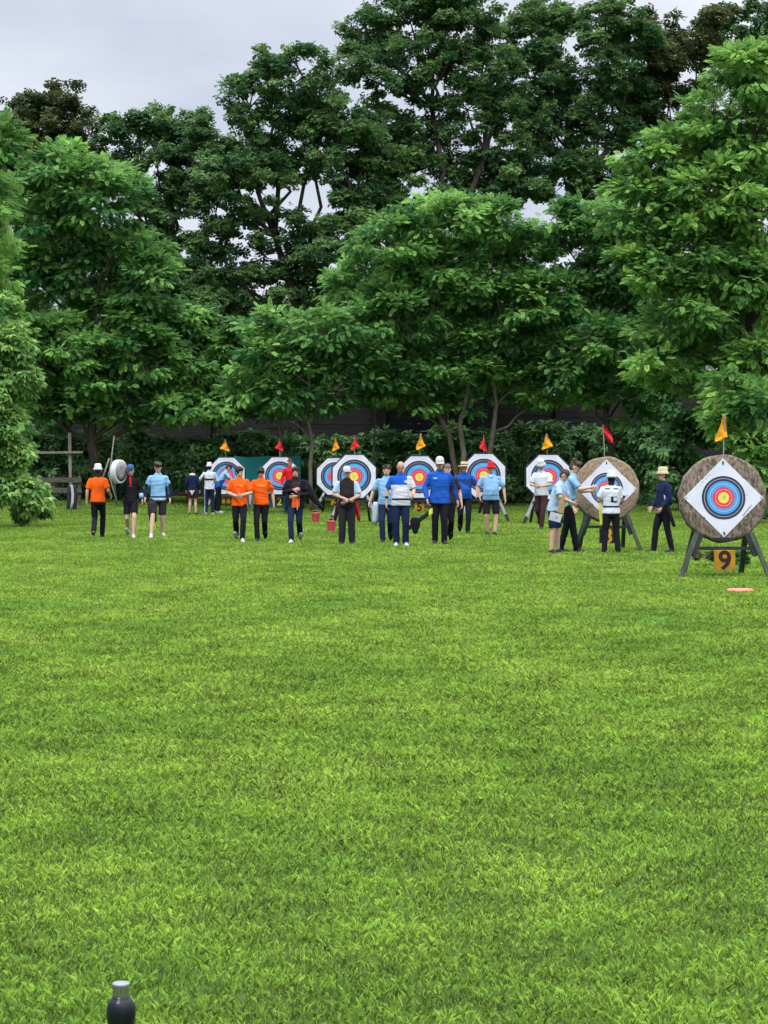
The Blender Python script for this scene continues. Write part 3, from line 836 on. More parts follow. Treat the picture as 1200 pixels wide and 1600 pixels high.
rt = empty('backstop_sheet', ((x0 + x1) / 2, d, g0)); tag(rt, 'teal green backstop sheet hung between the two leftmost targets', 'sheet')
s.build('sheet', TEAL, rt, True)
for sx in (-1, 0, 1):
    p = MB(); p.tube([(sx * (x1 - x0) * .49, .06, -.2), (sx * (x1 - x0) * .49, .06, z1 - g0 + .06)], .03, 8); p.build('post', WOODPOST, rt)

OLDWOOD = mat('old_wood', (0.15, 0.13, 0.105), .9, (0.27, 0.24, 0.20), 5, (3, 3, .8), bump=.4)
OLDWOODD = mat('old_wood_dark', (0.06, 0.05, 0.042), .9, (0.11, 0.095, 0.08), 5, (1, 3, 3), bump=.4)
d = 71.0; x = wx(110, d); g0 = float(gz(x, d))
rt = empty('wooden_cross', (x, d, g0)); tag(rt, 'weathered wooden post with a crossbar standing before the left shrubs', 'post')
m = MB(); m.bar((.02, 0, -.2), (-.02, 0, wz(676, d) - g0), .10, .09); m.build('upright', OLDWOOD, rt)
m = MB(); zb = wz(707, d) - g0; m.bar((wx(46, d) - x, -.095, zb - .01), (wx(130, d) - x, -.095, zb + .01), .075, .07, 0, (0, 1, 0)); m.build('crossbar', OLDWOOD, rt)
d = 70.0; x = wx(100, d); g0 = float(gz(x, d))
rt = empty('rail_fence', (x, d, g0)); tag(rt, 'low dark wooden rail fence below the cross', 'fence')
for zc, nm_ in ((750, 0), (766, 1)):
    m = MB(); m.bar((wx(40, d) - x, -.07, wz(zc, d) - g0), (wx(128, d) - x, -.07, wz(zc, d) - g0), .17, .05, 0, (0, 1, 0)); m.build('rail', OLDWOODD, rt)
for pp in (50, 84, 124):
    m = MB(); m.bar((wx(pp, d) - x, 0, -.2), (wx(pp, d) - x, 0, wz(744, d) - g0), .10, .08); m.build('post', OLDWOODD, rt)
d = 68.5; x = wx(112, d); g0 = float(gz(x, d))
BAGB = mat('black_fabric', (0.012, 0.012, 0.014), .8, (0.022, 0.022, 0.025), 10)
GREYF = mat('grey_fabric', (0.33, 0.35, 0.36), .85, (0.42, 0.44, 0.45), 9)
rt = empty('gear_bag', (x, d, g0)); tag(rt, 'upright black gear bag with a grey strip leaning on the rail fence', 'bag')
hb = wz(757, d) - g0
m = MB()
for s_ in (-1, 1):
    m.rings([[(s_ * .09 + .085 * q * math.cos(t), .10 * q * math.sin(t) + .1 * zz, zz) for t in [2 * math.pi * k / 12 for k in range(12)]] for zz, q in ((0, .9), (.03, 1), (hb * .5, .95), (hb * .85, .85), (hb * .97, .55), (hb, .2))])
m.build('body', BAGB, rt, True)
m = MB(); m.rings([[(-.06 + .15 * (1 - t) ** 2 * 0 + xx + .06 * math.sin(t * 3), -.10 + .1 * zz + yy, zz) for xx, yy in ((0, 0), (.07, -.012), (.09, .0), (.07, .03), (0, .03))] for t, zz in ((0, .02), (.3, hb * .3), (.6, hb * .6), (.9, hb * .9), (1, hb * .98))]); m.build('strap', GREYF, rt, True)
# leaning poles
d = 70.5; x = wx(172, d); g0 = float(gz(x, d))
GREYWOOD = mat('grey_pole', (0.17, 0.17, 0.15), .8, (0.26, 0.26, 0.23), 6, (3, 3, .6))
rt = empty('pole_tripod', (x, d, g0)); tag(rt, 'lashed grey poles leaning as a tripod right of the orange shirted walker with white hat', 'poles')
def P_(px, py, dy=0): return (wx(px, d) - x, dy, wz(py, d) - g0)
for a, b in (((177, 681), (171, 735)), ):
    m = MB(); m.tube([P_(178, 681, .1), P_(172, 735, 0), P_(170, 740, 0), P_(186, 790, -.3)], [.02, .028, .03, .03], 8); m.build('pole', GREYWOOD, rt, True)
m = MB(); m.tube([P_(171, 716, 0), P_(162, 742, .05), P_(146, 792, .2)], [.03, .032, .035], 8); m.build('pole', GREYWOOD, rt, True)
m = MB(); m.tube([P_(174, 716, .05), P_(178, 792, .8)], [.03, .032], 8); m.build('pole', GREYWOOD, rt, True)
# pale disc carried beside the blue capped archer
DISCP = mat('disc_pale', (0.50, 0.50, 0.50), .6, (0.62, 0.62, 0.62), 6)
DISCI = mat('disc_inner', (0.20, 0.18, 0.20), .7, (0.28, 0.25, 0.27), 8)
dd_ = 47.2
rt = empty('round_disc', (wx(185.5, dd_), dd_, wz(737, dd_)), R(62)); tag(rt, 'thick pale grey disc held up beside the archer in the blue cap', 'disc')
m = MB(); M_ = Matrix.Rotation(R(90), 3, 'X') @ Matrix.Identity(3)
M_ = Matrix.Rotation(R(12), 3, 'Y') @ M_
m.lathe([(.255, -.07), (.275, -.06), (.28, 0), (.275, .06), (.255, .07), (.225, .072)], 36, M_, sx=.95); m.build('rim', DISCP, rt, True)
m = MB(); m.lathe([(.222, .078), (.12, .086), (.02, .088)], 36, M_, sx=.95); m.build('face', DISCI, rt, True)
# red markers on the grass
PINKP = mat('pink_plastic', (0.68, 0.10, 0.11), .55, (0.6, 0.08, 0.09), 6)
for px, py, d, lab in ((493, 801, 58.5, 'red tapered marker cone bucket left of the paired targets'), (518, 818, 51.0, 'nearer red tapered marker bucket at the dark vested archer\'s knee')):
    x = wx(px, d); rt = empty('marker_bucket', (x, d, float(gz(x, d)))); tag(rt, lab, 'bucket', 'red marker buckets')
    k = .32
    m = MB(); m.rings([[(a * w_, b * w_, zz) for a, b in [(math.cos(t), math.sin(t)) for t in [2 * math.pi * i / 16 for i in range(16)]]] for zz, w_ in ((0, .085), (.015, .09), (.26, .12), (.27, .128), (.29, .128), (.29, .112), (.05, .085))]); m.build('bucket', PINKP, rt, True)
    m = MB(); m.tube([(-.125, 0, .28), (-.09, -.06, .34), (0, -.09, .37), (.09, -.06, .34), (.125, 0, .28)], .006, 6); m.build('handle', GREYMETAL, rt, True)
SALMON = mat('salmon_plastic', (0.72, 0.24, 0.16), .6, (0.65, 0.2, 0.14), 8)
d = 26.6; x = wx(1157, d); m = MB()
m.lathe([(.05, .045), (.14, .05), (.165, .045), (.178, .03), (.18, .0), (.172, -.005), (.05, -.005)], 32, sy=.8)
o = m.build('marker_disc', SALMON, None, True); o.location = (x, d, float(gz(x, d)) + .004); tag(o, 'flat salmon pink marker disc lying on the grass below target nine', 'disc')

# drink bottle in the foreground
BOTB = mat('bottle_black', (0.006, 0.007, 0.011), .30, (0.010, 0.011, 0.015), 30, spec=.28)
STEEL = mat('bottle_steel', (0.30, 0.285, 0.28), .36, (0.52, 0.50, 0.50), 60, (6, 6, .05), metal=.9)
STEELTOP = mat('bottle_lid_top', (0.30, 0.31, 0.33), .5, (0.26, 0.27, 0.29), 12, metal=.2)
d = 4.8; x = wx(187, d); zc = wz(1539, d)
rt = empty('drink_bottle', (x, d, 0)); tag(rt, 'black bottle with round shoulder and steel screw cap in the foreground', 'bottle')
u = d / F
hb = zc
m = MB(); s_ = 23.2 * u
m.lathe([(.028, 0), (.033, .004), (.034, .06), (.033, .12), (.026, .17), (.0255, .20), (.0265, .205), (s_ * .80, hb - 72 * u), (s_ * .94, hb - 61 * u), (s_, hb - 49 * u), (s_ * .985, hb - 41 * u), (s_ * .91, hb - 33.5 * u), (s_ * .78, hb - 28 * u), (s_ * .68, hb - 25.5 * u), (s_ * .60, hb - 24 * u), (s_ * .58, hb - 20 * u)], 40)
m.build('body', BOTB, rt, True)
m = MB(); m.lathe([(s_ * .54, hb - 23.5 * u), (s_ * .56, hb - 22 * u), (s_ * .56, hb - 4 * u), (s_ * .58, hb - 3 * u)], 40); m.build('cap', STEEL, rt, True)
m = MB(); m.lathe([(s_ * .585, hb - 2.9 * u), (s_ * .595, hb - 2 * u), (s_ * .58, hb - .6 * u), (s_ * .53, hb), (s_ * .1, hb)], 40); m.build('cap_lid', STEELTOP, rt, True)

# ------------------------------------------------------------------ people
SKIN = mat('skin', (0.58, 0.36, 0.27), .6, (0.52, 0.31, 0.23), 9)
SKINT = mat('skin_tanned', (0.52, 0.31, 0.225), .6, (0.46, 0.265, 0.19), 9)
EYEM = mat('eye_dark', (0.02, 0.015, 0.012), .3)
LIPM = mat('lips', (0.33, 0.11, 0.09), .6)
HAIRD = mat('hair_dark', (0.014, 0.010, 0.009), .7, (0.028, 0.020, 0.016), 30, bump=.4)
HAIRB = mat('hair_brown', (0.045, 0.026, 0.016), .7, (0.08, 0.05, 0.03), 30, bump=.4)
HAIRG = mat('hair_grey', (0.11, 0.09, 0.08), .7, (0.17, 0.15, 0.13), 30, bump=.4)
def fab(n, c, k=.8): return mat('cloth_' + n, c, .88, tuple(min(1, v * k) for v in c), 7, bump=.25, bscale=26, spec=.1)
ORANGE = fab('orange', (0.86, 0.115, 0.010)); ORANGEL = fab('orange_print', (0.88, 0.24, 0.06))
BLACK = fab('black', (0.013, 0.013, 0.017)); CHAR = fab('charcoal', (0.028, 0.027, 0.033)); NAVY = fab('navy', (0.014, 0.022, 0.06))
LBLUE = fab('light_blue', (0.235, 0.43, 0.66)); PBLUE = fab('pale_blue', (0.42, 0.58, 0.74)); WHITE = fab('white', (0.62, 0.64, 0.69))
BLUE = fab('royal_blue', (0.016, 0.095, 0.44)); BLUED = fab('deep_blue', (0.016, 0.04, 0.16)); RED = fab('red', (0.62, 0.018, 0.022)); CREAM = fab('cream', (0.66, 0.58, 0.42)); BEIGE = fab('beige', (0.62, 0.50, 0.30))
STRAWH = fab('straw_hat', (0.60, 0.42, 0.22)); CAPB = fab('cap_blue', (0.05, 0.12, 0.28)); MAROON = fab('maroon', (0.055, 0.022, 0.026)); WBLUE = fab('blue_white', (0.50, 0.60, 0.72)); OWHITE = fab('off_white', (0.60, 0.59, 0.54))
GREEN = fab('green', (0.10, 0.36, 0.07)); YEL = fab('yellow', (0.55, 0.60, 0.06)); DARKV = fab('dark_vest', (0.022, 0.016, 0.020))
SHOEW = mat('shoe_white', (0.56, 0.56, 0.57), .6); SHOEB = mat('shoe_black', (0.016, 0.016, 0.017), .6); SOLE = mat('shoe_sole', (0.5, 0.5, 0.5), .6)

def wrinkle(me, amp, sc, seed):
    n = len(me.vertices); co = np.empty(n * 3, np.float32); me.vertices.foreach_get('co', co); co = co.reshape(-1, 3)
    no = np.empty(n * 3, np.float32); me.vertices.foreach_get('normal', no); no = no.reshape(-1, 3)
    r = np.random.default_rng(seed); w = np.zeros(n)
    for i in range(7):
        k = r.normal(0, 1, 3) * sc * np.array([.8, .8, 1.3]) * (1 + .25 * i); ph = r.random() * 6.28
        w += np.sin(co @ k + ph + 1.3 * np.sin(co[:, 2] * 9 + ph * 2)) / (1 + .3 * i)
    co = co + no * (w * amp * .5)[:, None]
    me.vertices.foreach_set('co', co.astype(np.float32).ravel()); me.update()

def colour_faces(me, fn):
    for p in me.polygons:
        c = p.center; p.material_index = fn(c.x, c.y, c.z)

def person(label, px, d, ht, rot, shirt, legs, hat=None, hair=None, skin=SKIN, arms=None, feet=None, lean=0.0, yaw=0.0, pitch=0.0, belly=0.0, wide=1.0, shoes='b',
           sleeve='short', loose=1.0, group='archers on the field', seed=0, glasses=False, mask=False, extra=None, dz=0.0):
    """a clothed figure built for 1.75 m and scaled to ht; it faces -y before rot"""
    x = wx(px, d); root = empty('person', (x, d, float(gz(x, d)) + dz), R(rot)); tag(root, label, 'person', group)
    k = ht / 1.75
    root.scale = (k, k, k)
    rx = Matrix.Rotation(lean, 3, 'X')      # positive lean bends forward (towards -y)
    hip = Vector((0, 0, .95))
    def J(p): return hip + rx @ (Vector(p) - hip)
    w = wide
    A = {'l': [( -.24, .03, 1.14), (-.25, -.06, .90)], 'r': [(.24, .03, 1.14), (.25, -.06, .90)]}
    if arms: A.update(arms)
    Fe = {'l': [(-.105, -.02, .50), (-.11, .02, .085), 0], 'r': [(.105, -.02, .50), (.11, .02, .085), 0]}
    if feet: Fe.update(feet)
    SH = {'l': J((-.172 * w, 0.0, 1.405)), 'r': J((.172 * w, 0.0, 1.405))}
    ba = .84 if sleeve in ('long', 'under') else 1.0; bl_ = .74 if legs['kind'] != 'shorts' else 1.0
    HC = J((0, -.022, 1.618)); Rh = rx @ Matrix.Rotation(yaw, 3, 'Z') @ Matrix.Rotation(pitch, 3, 'X')
    def H(p): return HC + Rh @ Vector(p)
    NK = J((0, .015, 1.44))
    def loft(mb, prof, fat=0.0, mi=0):
        rs = []
        for z, a, b in prof:
            c = Vector((0, 0, z)); bl = belly * math.exp(-((z - 1.08) / .16) ** 2)
            rs.append([(J((a * w * math.cos(t), -bl * .6 + (b + bl * .6) * math.sin(t), z)) if z > .95 else Vector((a * w * math.cos(t), -bl * .6 + (b + bl * .6) * math.sin(t), z))) for t in [2 * math.pi * i / 20 for i in range(20)]])
        mb.rings(rs, mi)
    # body
    mb = MB()
    loft(mb, [(.86, .13, .095), (.95, .15, .105), (1.06, .135, .095), (1.2, .135, .09), (1.32, .145, .09), (1.39, .125, .075), (1.44, .085, .06), (1.47, .06, .05)])
    mb.tube([NK, H((0, .015, -.06))], [.058, .053], 12, round_ends=True)
    mb.ell(H((0, .015, .025)), (.077, .094, .098), Rh); mb.ell(H((0, -.018, -.05)), (.061, .067, .068), Rh)
    for s in ('l', 'r'):
        e, h_ = [Vector(q) for q in A[s]]
        mb.tube([SH[s].lerp(e, .05), SH[s].lerp(e, .5), e], [.040, .044 * ba, .040 * ba], 12, round_ends=True); mb.tube([e, e.lerp(h_, .3), h_], [.041 * ba, .040 * ba, .028], 12, round_ends=True)
        kn, an = Vector(Fe[s][0]), Vector(Fe[s][1]); sg = -1 if s == 'l' else 1
        mb.tube([(sg * .085 * w, 0, .90), kn], [.085 * bl_, .054 * bl_], 12, round_ends=True); mb.tube([kn, kn.lerp(an, .3) + Vector((0, .012 * bl_, 0)), an], [.053 * bl_, .056 * bl_, .036], 12, round_ends=True)
    body = fuse(mb, .0125, 5)
    bm = bmesh.new(); bm.from_mesh(body)
    det = MB()
    for s in ('l', 'r'):
        e, h_ = [Vector(q) for q in A[s]]; sg = -1 if s == 'l' else 1
        dr = (h_ - e).normalized(); inn = Vector((-sg, -.25, 0)); inn = (inn - dr * inn.dot(dr)).normalized(); wd = dr.cross(inn).normalized()
        Mh = Matrix((wd, dr, inn)).transposed()
        det.ell(h_ + dr * .045, (.040, .058, .018), Mh, 0, 12, 7)
        for i, (o_, ln) in enumerate(((-.029, .062), (-.010, .074), (.010, .070), (.029, .054))):
            b0 = h_ + dr * .085 + wd * o_; b1 = b0 + (dr * .8 + inn * .35) * ln * .5; b2 = b1 + (dr * .45 + inn * .8) * ln * .55
            det.tube([b0 - dr * .02, b0, b1, b2], [.009, .009, .0085, .007], 6, 0, True)
        f_ = -1 if wd.y > 0 else 1
        tb = h_ + dr * .03 + wd * f_ * .034
        det.tube([tb, tb + (dr * .6 + wd * f_ * .7 + inn * .2) * .035, tb + (dr * 1.1 + wd * f_ * .7 + inn * .5) * .055], [.012, .010, .008], 6, 0, True)
    det.tube([H((0, -.082, .012)), H((0, -.108, -.022)), H((0, -.092, -.03))], [.008, .013, .011], 8, 0, True)
    for sg in (-1, 1):
        det.ell(H((sg * .074, .012, -.008)), (.011, .022, .032), Rh, 0, 8, 6)
        det.ell(H((sg * .029, -.080, .006)), (.011, .008, .0055), Rh, 1, 8, 6)
        det.tube([H((sg * .016, -.088, .028)), H((sg * .043, -.078, .029))], .003, 5, 1, True)
    det.ell(H((0, -.083, -.063)), (.022, .009, .006), Rh, 2, 8, 6)
    if glasses:
        for sg in (-1, 1): det.lathe([(.022, -.002), (.024, 0), (.022, .002)], 14, Rh @ Matrix.Rotation(R(90), 3, 'X'), H((sg * .03, -.092, .006)), mi=1)
    dm = det.mesh(True); bm.from_mesh(dm); bpy.data.meshes.remove(dm)
    # faces of the details keep their own material index
    bm.to_mesh(body); bm.free()
    for p in body.polygons: p.use_smooth = True
    link('body', body, [skin, EYEM, LIPM], root)
    # hair
    if hair:
        hm, style = hair
        hb_ = MB(); rr = random.Random(seed)
        hb_.ell(H((0, .018, .055)), (.080, .096, .080), Rh); hb_.ell(H((0, .045, .0)), (.077, .072, .090), Rh)
        if style == 'fringe':
            hb_.ell(H((0, -.055, .065)), (.070, .045, .042), Rh)
            for sg in (-1, 1): hb_.ell(H((sg * .066, -.01, .02)), (.020, .05, .055), Rh)
        if style == 'curly':
            for i in range(26):
                t = rr.uniform(0, 6.28); hb_.ell(H((.07 * math.cos(t), .02 + .085 * math.sin(t), .07 + rr.uniform(-.01, .06))), (.028, .028, .026), Rh, 0, 8, 6)
        if style == 'long':
            hb_.ell(H((0, .06, -.09)), (.072, .045, .12), Rh)
        if style == 'bun':
            hb_.ell(H((0, .10, .04)), (.04, .04, .04), Rh)
        hm_ = fuse(hb_, .011, 3); wrinkle(hm_, .006, 60, seed); link('hair', hm_, hm, root)
    # hat
    if hat:
        ht_, hmats = hat; m = MB(); sx, sy = .86, 1.06
        base = H((0, .012, .066))
        if ht_ == 'bucket':
            m.lathe([(.140, -.038), (.144, -.034), (.106, .010), (.101, .03), (.093, .085), (.080, .104), (.045, .112), (.005, .113)], 26, Rh, base, sx, sy)
            m.lathe([(.096, .0), (.138, -.041), (.140, -.038), (.104, .013)], 26, Rh, base, sx, sy)
        elif ht_ == 'wide':
            m.lathe([(.08, -.004), (.195, -.022), (.198, -.016), (.105, .006), (.098, .05), (.088, .085), (.06, .096), (.005, .092)], 28, Rh, base, sx, sy)
        elif ht_ in ('cap', 'beanie'):
            m.lathe([(.099, -.012), (.101, -.008), (.099, .02), (.088, .06), (.062, .086), (.03, .096), (.004, .098)], 26, Rh, base, sx, sy)
        h0 = m.build('hat', hmats[0], root, True)
        if ht_ == 'wide':
            m = MB(); m.lathe([(.1065, .006), (.1065, .028), (.104, .030)], 28, Rh, base, sx, sy); m.build('hat_band', hmats[1], h0, True)
        if ht_ == 'cap':
            m = MB(); pts = []
            for z_ in (-.014, .0):
                ring = [H((.086 * math.cos(t), -.060 - .105 * max(0, math.sin(t)), .066 + z_ - .016 * max(0, math.sin(t)) - .012 * abs(math.cos(t)) ** 2)) for t in [math.pi * i / 14 for i in range(15)]]
                ring += [H((-.06, -.02, .068 + z_)), H((.06, -.02, .068 + z_))]; pts.append(ring)
            m.rings(pts); m.build('visor', hmats[1], h0, True)
    if mask:
        m = MB(); m.ell(H((0, .06, -.035)), (.078, .055, .06), Rh); m.build('neck_cover', BLACK, root, True)
    # shirt
    L_ = loose; sm = MB(); hem = shirt.get('hem', .86)
    loft(sm, [(hem, .176 * L_, .130 * L_), (hem + .015, .180 * L_, .134 * L_), (1.0, .166 * L_, .120 * L_), (1.12, .157 * L_, .114 * L_), (1.25, .164 * L_, .120 * L_), (1.33, .170 * L_, .116 * L_), (1.385, .158 * L_, .102), (1.425, .132 * L_, .090), (1.462, .096, .076), (1.495, .070, .066), (1.515, .064, .062)])
    for s in ('l', 'r'):
        e, h_ = [Vector(q) for q in A[s]]
        sh = SH[s]
        sm.ell(sh + Vector((-.008 if s == 'r' else .008, 0, -.006)), (.058 * L_, .060 * L_, .050 * L_))
        if sleeve == 'short': sm.tube([sh, sh.lerp(e, .4), sh.lerp(e, .82)], [.056 * L_, .062 * L_, .068 * L_], 14)
        elif sleeve == 'long': sm.tube([sh, e], [.057 * L_, .052 * L_], 14, round_ends=True); sm.tube([e, e.lerp(h_, .93)], [.055 * L_, .042 * L_], 14)
        elif sleeve == 'under':
            sm.tube([sh, sh.lerp(e, .72)], [.057 * L_, .066 * L_], 14); sm.tube([sh, e], [.050, .046], 12, round_ends=True); sm.tube([e, e.lerp(h_, .95)], [.046, .034], 12)
        elif sleeve == 'vest': pass
    sme = fuse(sm, .013, 8); wrinkle(sme, .0042 * L_, 19, seed + 1)
    if shirt.get('fn'): colour_faces(sme, shirt['fn'])
    link(shirt.get('name', 'shirt'), sme, shirt['m'], root)
    # trousers or shorts
    tm = MB(); short = legs['kind'] == 'shorts'; lw = legs.get('w', 1.0)
    loft(tm, [(.80, .150, .110), (.86, .168, .122), (.94, .165, .120), (1.0, .155, .112)])
    for s in ('l', 'r'):
        sg = -1 if s == 'l' else 1; kn, an = Vector(Fe[s][0]), Vector(Fe[s][1]); hp = Vector((sg * .085 * w, 0, .90))
        if short: hp.x *= 1.12; tm.tube([hp, hp.lerp(kn, .45), hp.lerp(kn, legs.get('len', .88))], [.097 * lw, .093 * lw, .088 * lw], 14)
        else: tm.tube([hp, hp.lerp(kn, .5), kn, kn.lerp(an, .5), an + Vector((0, 0, -.015))], [.098 * lw, .087 * lw, .069 * lw, .066 * lw, .060 * lw], 14, round_ends=False); tm.ell(kn, (.068 * lw, .068 * lw, .068 * lw))
    tme = fuse(tm, .013, 3); wrinkle(tme, .003, 13, seed + 2)
    if legs.get('fn'): colour_faces(tme, legs['fn'])
    link('shorts' if short else 'trousers', tme, legs['m'], root)
    # shoes
    um = SHOEW if shoes == 'w' else SHOEB
    for s in ('l', 'r'):
        an = Vector(Fe[s][1]); tp = Fe[s][2]; Rp = Matrix.Rotation(tp, 3, 'X')   # positive: toe up
        sg = -1 if s == 'l' else 1; Rp = Matrix.Rotation(sg * .2, 3, 'Z') @ Rp
        def Q(p): return an + Rp @ Vector(p)
        sh = MB(); sh.ell(Q((0, .0, -.035)), (.043, .062, .046), Rp); sh.ell(Q((0, -.085, -.050)), (.047, .105, .034), Rp); sh.ell(Q((0, -.03, -.025)), (.040, .06, .05), Rp)
        sme = fuse(sh, .009, 3); so_ = link('shoe', sme, um, root)
        sl_ = MB(); sl_.rings([[Q((.046 * q * math.cos(t), -.055 + .132 * q * math.sin(t), z_)) for t in [2 * math.pi * i / 18 for i in range(18)]] for z_, q in ((-.084, .94), (-.078, 1), (-.066, .99))]); sl_.build('sole', SOLE if shoes in ('w', 'bs') else SHOEB, so_, True)
    if extra: extra(root, J, H, A)
    return root

stride = lambda a, b=.0: {'l': [(-.10, -.10 - a * .5, .51), (-.105, -.22 * a / .35, .095), R(18) if a > 0 else 0], 'r': [(.10, -.03 + a * .1, .50), (.105, .30 * a / .35, .12), R(-25)]}
walkL = {'l': [(-.09, -.20, .51), (-.065, -.24, .09), R(8)], 'r': [(.085, -.05, .48), (.07, .26, .17), R(-38)]}
walkR = {'r': [(.09, -.20, .51), (.065, -.24, .09), R(8)], 'l': [(-.085, -.05, .48), (-.07, .26, .17), R(-38)]}
stand = {'l': [(-.10, -.03, .49), (-.115, .01, .085), 0], 'r': [(.10, -.03, .49), (.115, .01, .085), 0]}

def quiver(root, side, col, tips, hang=(0, 0)):
    """hip quiver with arrows, worn on the belt"""
    m = MB(); sx = side
    a = Vector((sx * .20, .02, .93)); b = Vector((sx * .27, .12, .58))
    m.tube([a, b], [.05, .038], 10, round_ends=True); q = m.build('quiver', col, root, True)
    m = MB()
    for i in range(5):
        o = Vector((.014 * (i - 2), .012 * (i % 2), 0)); dr = (a - b).normalized()
        m.tube([a + o - dr * .05, a + o + dr * (.22 + .02 * i)], .0045, 5)
    m.build('arrows', BLACK, q)
    m = MB()
    for i in range(5):
        o = Vector((.014 * (i - 2), .012 * (i % 2), 0)); dr = (a - b).normalized()
        m.tube([a + o + dr * (.15 + .02 * i), a + o + dr * (.215 + .02 * i)], .013, 5)
    m.build('fletching', tips, q)

def belt_arm(root, pts, r, col, name='arm_guard'):
    m = MB(); m.tube(pts, r, 12); m.build(name, col, root, True)

# 1 orange, white bucket hat, seen from behind
def ex1(root, J, H, A):
    quiver(root, 1, RED, ORANGEL)
person('person seen from behind in an orange t-shirt, black trousers and white bucket hat', 153, 47.5, 1.70, 180,
       dict(m=[ORANGE, NAVY], fn=lambda x, y, z: 1 if z > 1.475 else 0), dict(kind='trousers', m=BLACK), hat=('bucket', [OWHITE]), hair=(HAIRD, 'long'),
       arms={'r': [(.25, .03, 1.14), (.27, .0, .90)], 'l': [(-.25, .02, 1.15), (-.28, -.20, 1.02)]}, feet=walkL, seed=1, loose=1.06)
# 2 black jacket, blue cap
def ex2(root, J, H, A):
    belt_arm(root, [(.255, -.06, 1.07), (.265, -.10, .96)], .052, LBLUE)
person('person in a black zip jacket, black shorts and blue cap with one hand raised', 204, 47.4, 1.69, 6,
       dict(m=[BLACK, RED], name='jacket', fn=lambda x, y, z: 1 if abs(x) < .014 and y < -.05 and z > 1.24 else 0), dict(kind='shorts', m=BLACK, len=.78, w=.95), hat=('cap', [CAPB, CAPB]), hair=(HAIRD, 'long'),
       arms={'l': [(-.26, -.08, 1.14), (-.25, -.20, 1.40)], 'r': [(.25, .02, 1.15), (.28, -.10, .92)]}, feet=walkR, shoes='w', seed=2, extra=ex2, wide=.92, sleeve='under')
# 3 light blue t-shirt, navy sleeves
def ex3(root, J, H, A): pass
person('person with curly hair in a light blue t-shirt over navy sleeves, black shorts, mid stride', 247, 47.5, 1.76, 8,
       dict(m=[LBLUE, NAVY, PBLUE], fn=lambda x, y, z: 1 if (abs(x) > .235 and z < 1.26) or (.925 < z < .965 and abs(x) < .23) else 2 if z < .925 else 0), dict(kind='shorts', m=CHAR, len=.90, w=1.0), hair=(HAIRB, 'curly'),
       arms={'l': [(-.27, .03, 1.15), (-.30, -.10, .91)], 'r': [(.26, .03, 1.15), (.27, -.06, .90)]},
       feet={'l': [(-.13, -.22, .52), (-.17, -.34, .10), R(22)], 'r': [(.10, -.02, .49), (.11, .12, .09), R(-6)]}, shoes='w', seed=3, sleeve='under', pitch=R(22), loose=1.08)
# far group at target one
def ex4(root, J, H, A):
    m = MB(); m.ell((0, .03, 1.47), (.12, .11, .06)); m.build('hood', OWHITE, root, True)
    m = MB(); m.add([(-.10, .135, .90), (.10, .135, .90), (.0, .14, .72), (-.10, .142, .90), (.10, .142, .90), (.0, .147, .72)], [(0, 1, 2), (5, 4, 3), (0, 3, 4, 1), (1, 4, 5, 2), (2, 5, 3, 0)]); m.build('scarf', OWHITE, root)
person('person seen from behind in a navy jacket, pale hood and dark shorts, bare legs', 301, 66.5, 1.56, 176,
       dict(m=[NAVY], name='jacket', hem=.84), dict(kind='shorts', m=MAROON, len=.7), hair=(HAIRD, 'bun'), sleeve='long', feet=stand, seed=4, extra=ex4, group='archers at the far left target')
person('person seen from behind in a white jersey, dark trousers and white hat, one arm out', 327, 66.8, 1.68, 182,
       dict(m=[WHITE, NAVY], fn=lambda x, y, z: 1 if y > 0 and 1.17 < z < 1.23 and abs(x) < .15 else 0), dict(kind='trousers', m=[NAVY, WHITE], fn=lambda x, y, z: 1 if x > .14 and z < .85 else 0), hat=('bucket', [WHITE]), hair=(HAIRD, 'short'),
       arms={'r': [(.34, .0, 1.18), (.52, -.1, 1.12)], 'l': [(-.28, -.05, 1.16), (-.22, -.28, 1.10)]}, feet=stand, seed=5, sleeve='long', shoes='w', group='archers at the far left target')
person('dark haired person in a light blue shirt bending over the leftmost target', 341, 67.6, 1.72, 100,
       dict(m=[LBLUE, BLUE], fn=lambda x, y, z: 1 if z < 1.12 else 0), dict(kind='trousers', m=BLACK), hair=(HAIRD, 'short'),
       arms={'l': [(-.24, -.42, 1.14), (-.16, -.62, 1.06)], 'r': [(.24, -.40, 1.14), (.16, -.60, 1.02)]}, feet=stand, lean=R(30), pitch=R(15), seed=6, group='archers at the far left target', shoes='w')
# orange pair
person('person in an orange t-shirt looking aside, forearms folded across the waist', 374, 45.3, 1.69, 4,
       dict(m=[ORANGE, ORANGEL, NAVY], hem=.83, fn=lambda x, y, z: 1 if y < 0 and 1.30 < z < 1.325 and abs(x) < .1 else 0), dict(kind='trousers', m=BLACK), hair=(HAIRD, 'fringe'), yaw=R(48),
       arms={'l': [(-.27, .0, 1.14), (-.06, -.22, 1.06)], 'r': [(.27, -.02, 1.14), (.05, -.23, 1.08)]}, feet=walkR, shoes='w', seed=7, loose=1.07)
person('dark haired person in an orange t-shirt with face lowered, arms hanging', 408, 45.6, 1.68, -2,
       dict(m=[ORANGE, ORANGEL, NAVY], fn=lambda x, y, z: (1 if y < 0 and (1.29 < z < 1.33 or 1.34 < z < 1.345) and abs(x) < .10 else 2 if y < 0 and abs(x) > .225 and 1.24 < z < 1.27 else 0)), dict(kind='trousers', m=BLACK), hair=(HAIRD, 'fringe'), pitch=R(25),
       feet=walkL, shoes='b', seed=8, loose=1.07,
       arms={'l': [(-.25, -.03, 1.14), (-.24, -.20, .95)], 'r': [(.26, .08, 1.15), (.29, .04, .90)]})
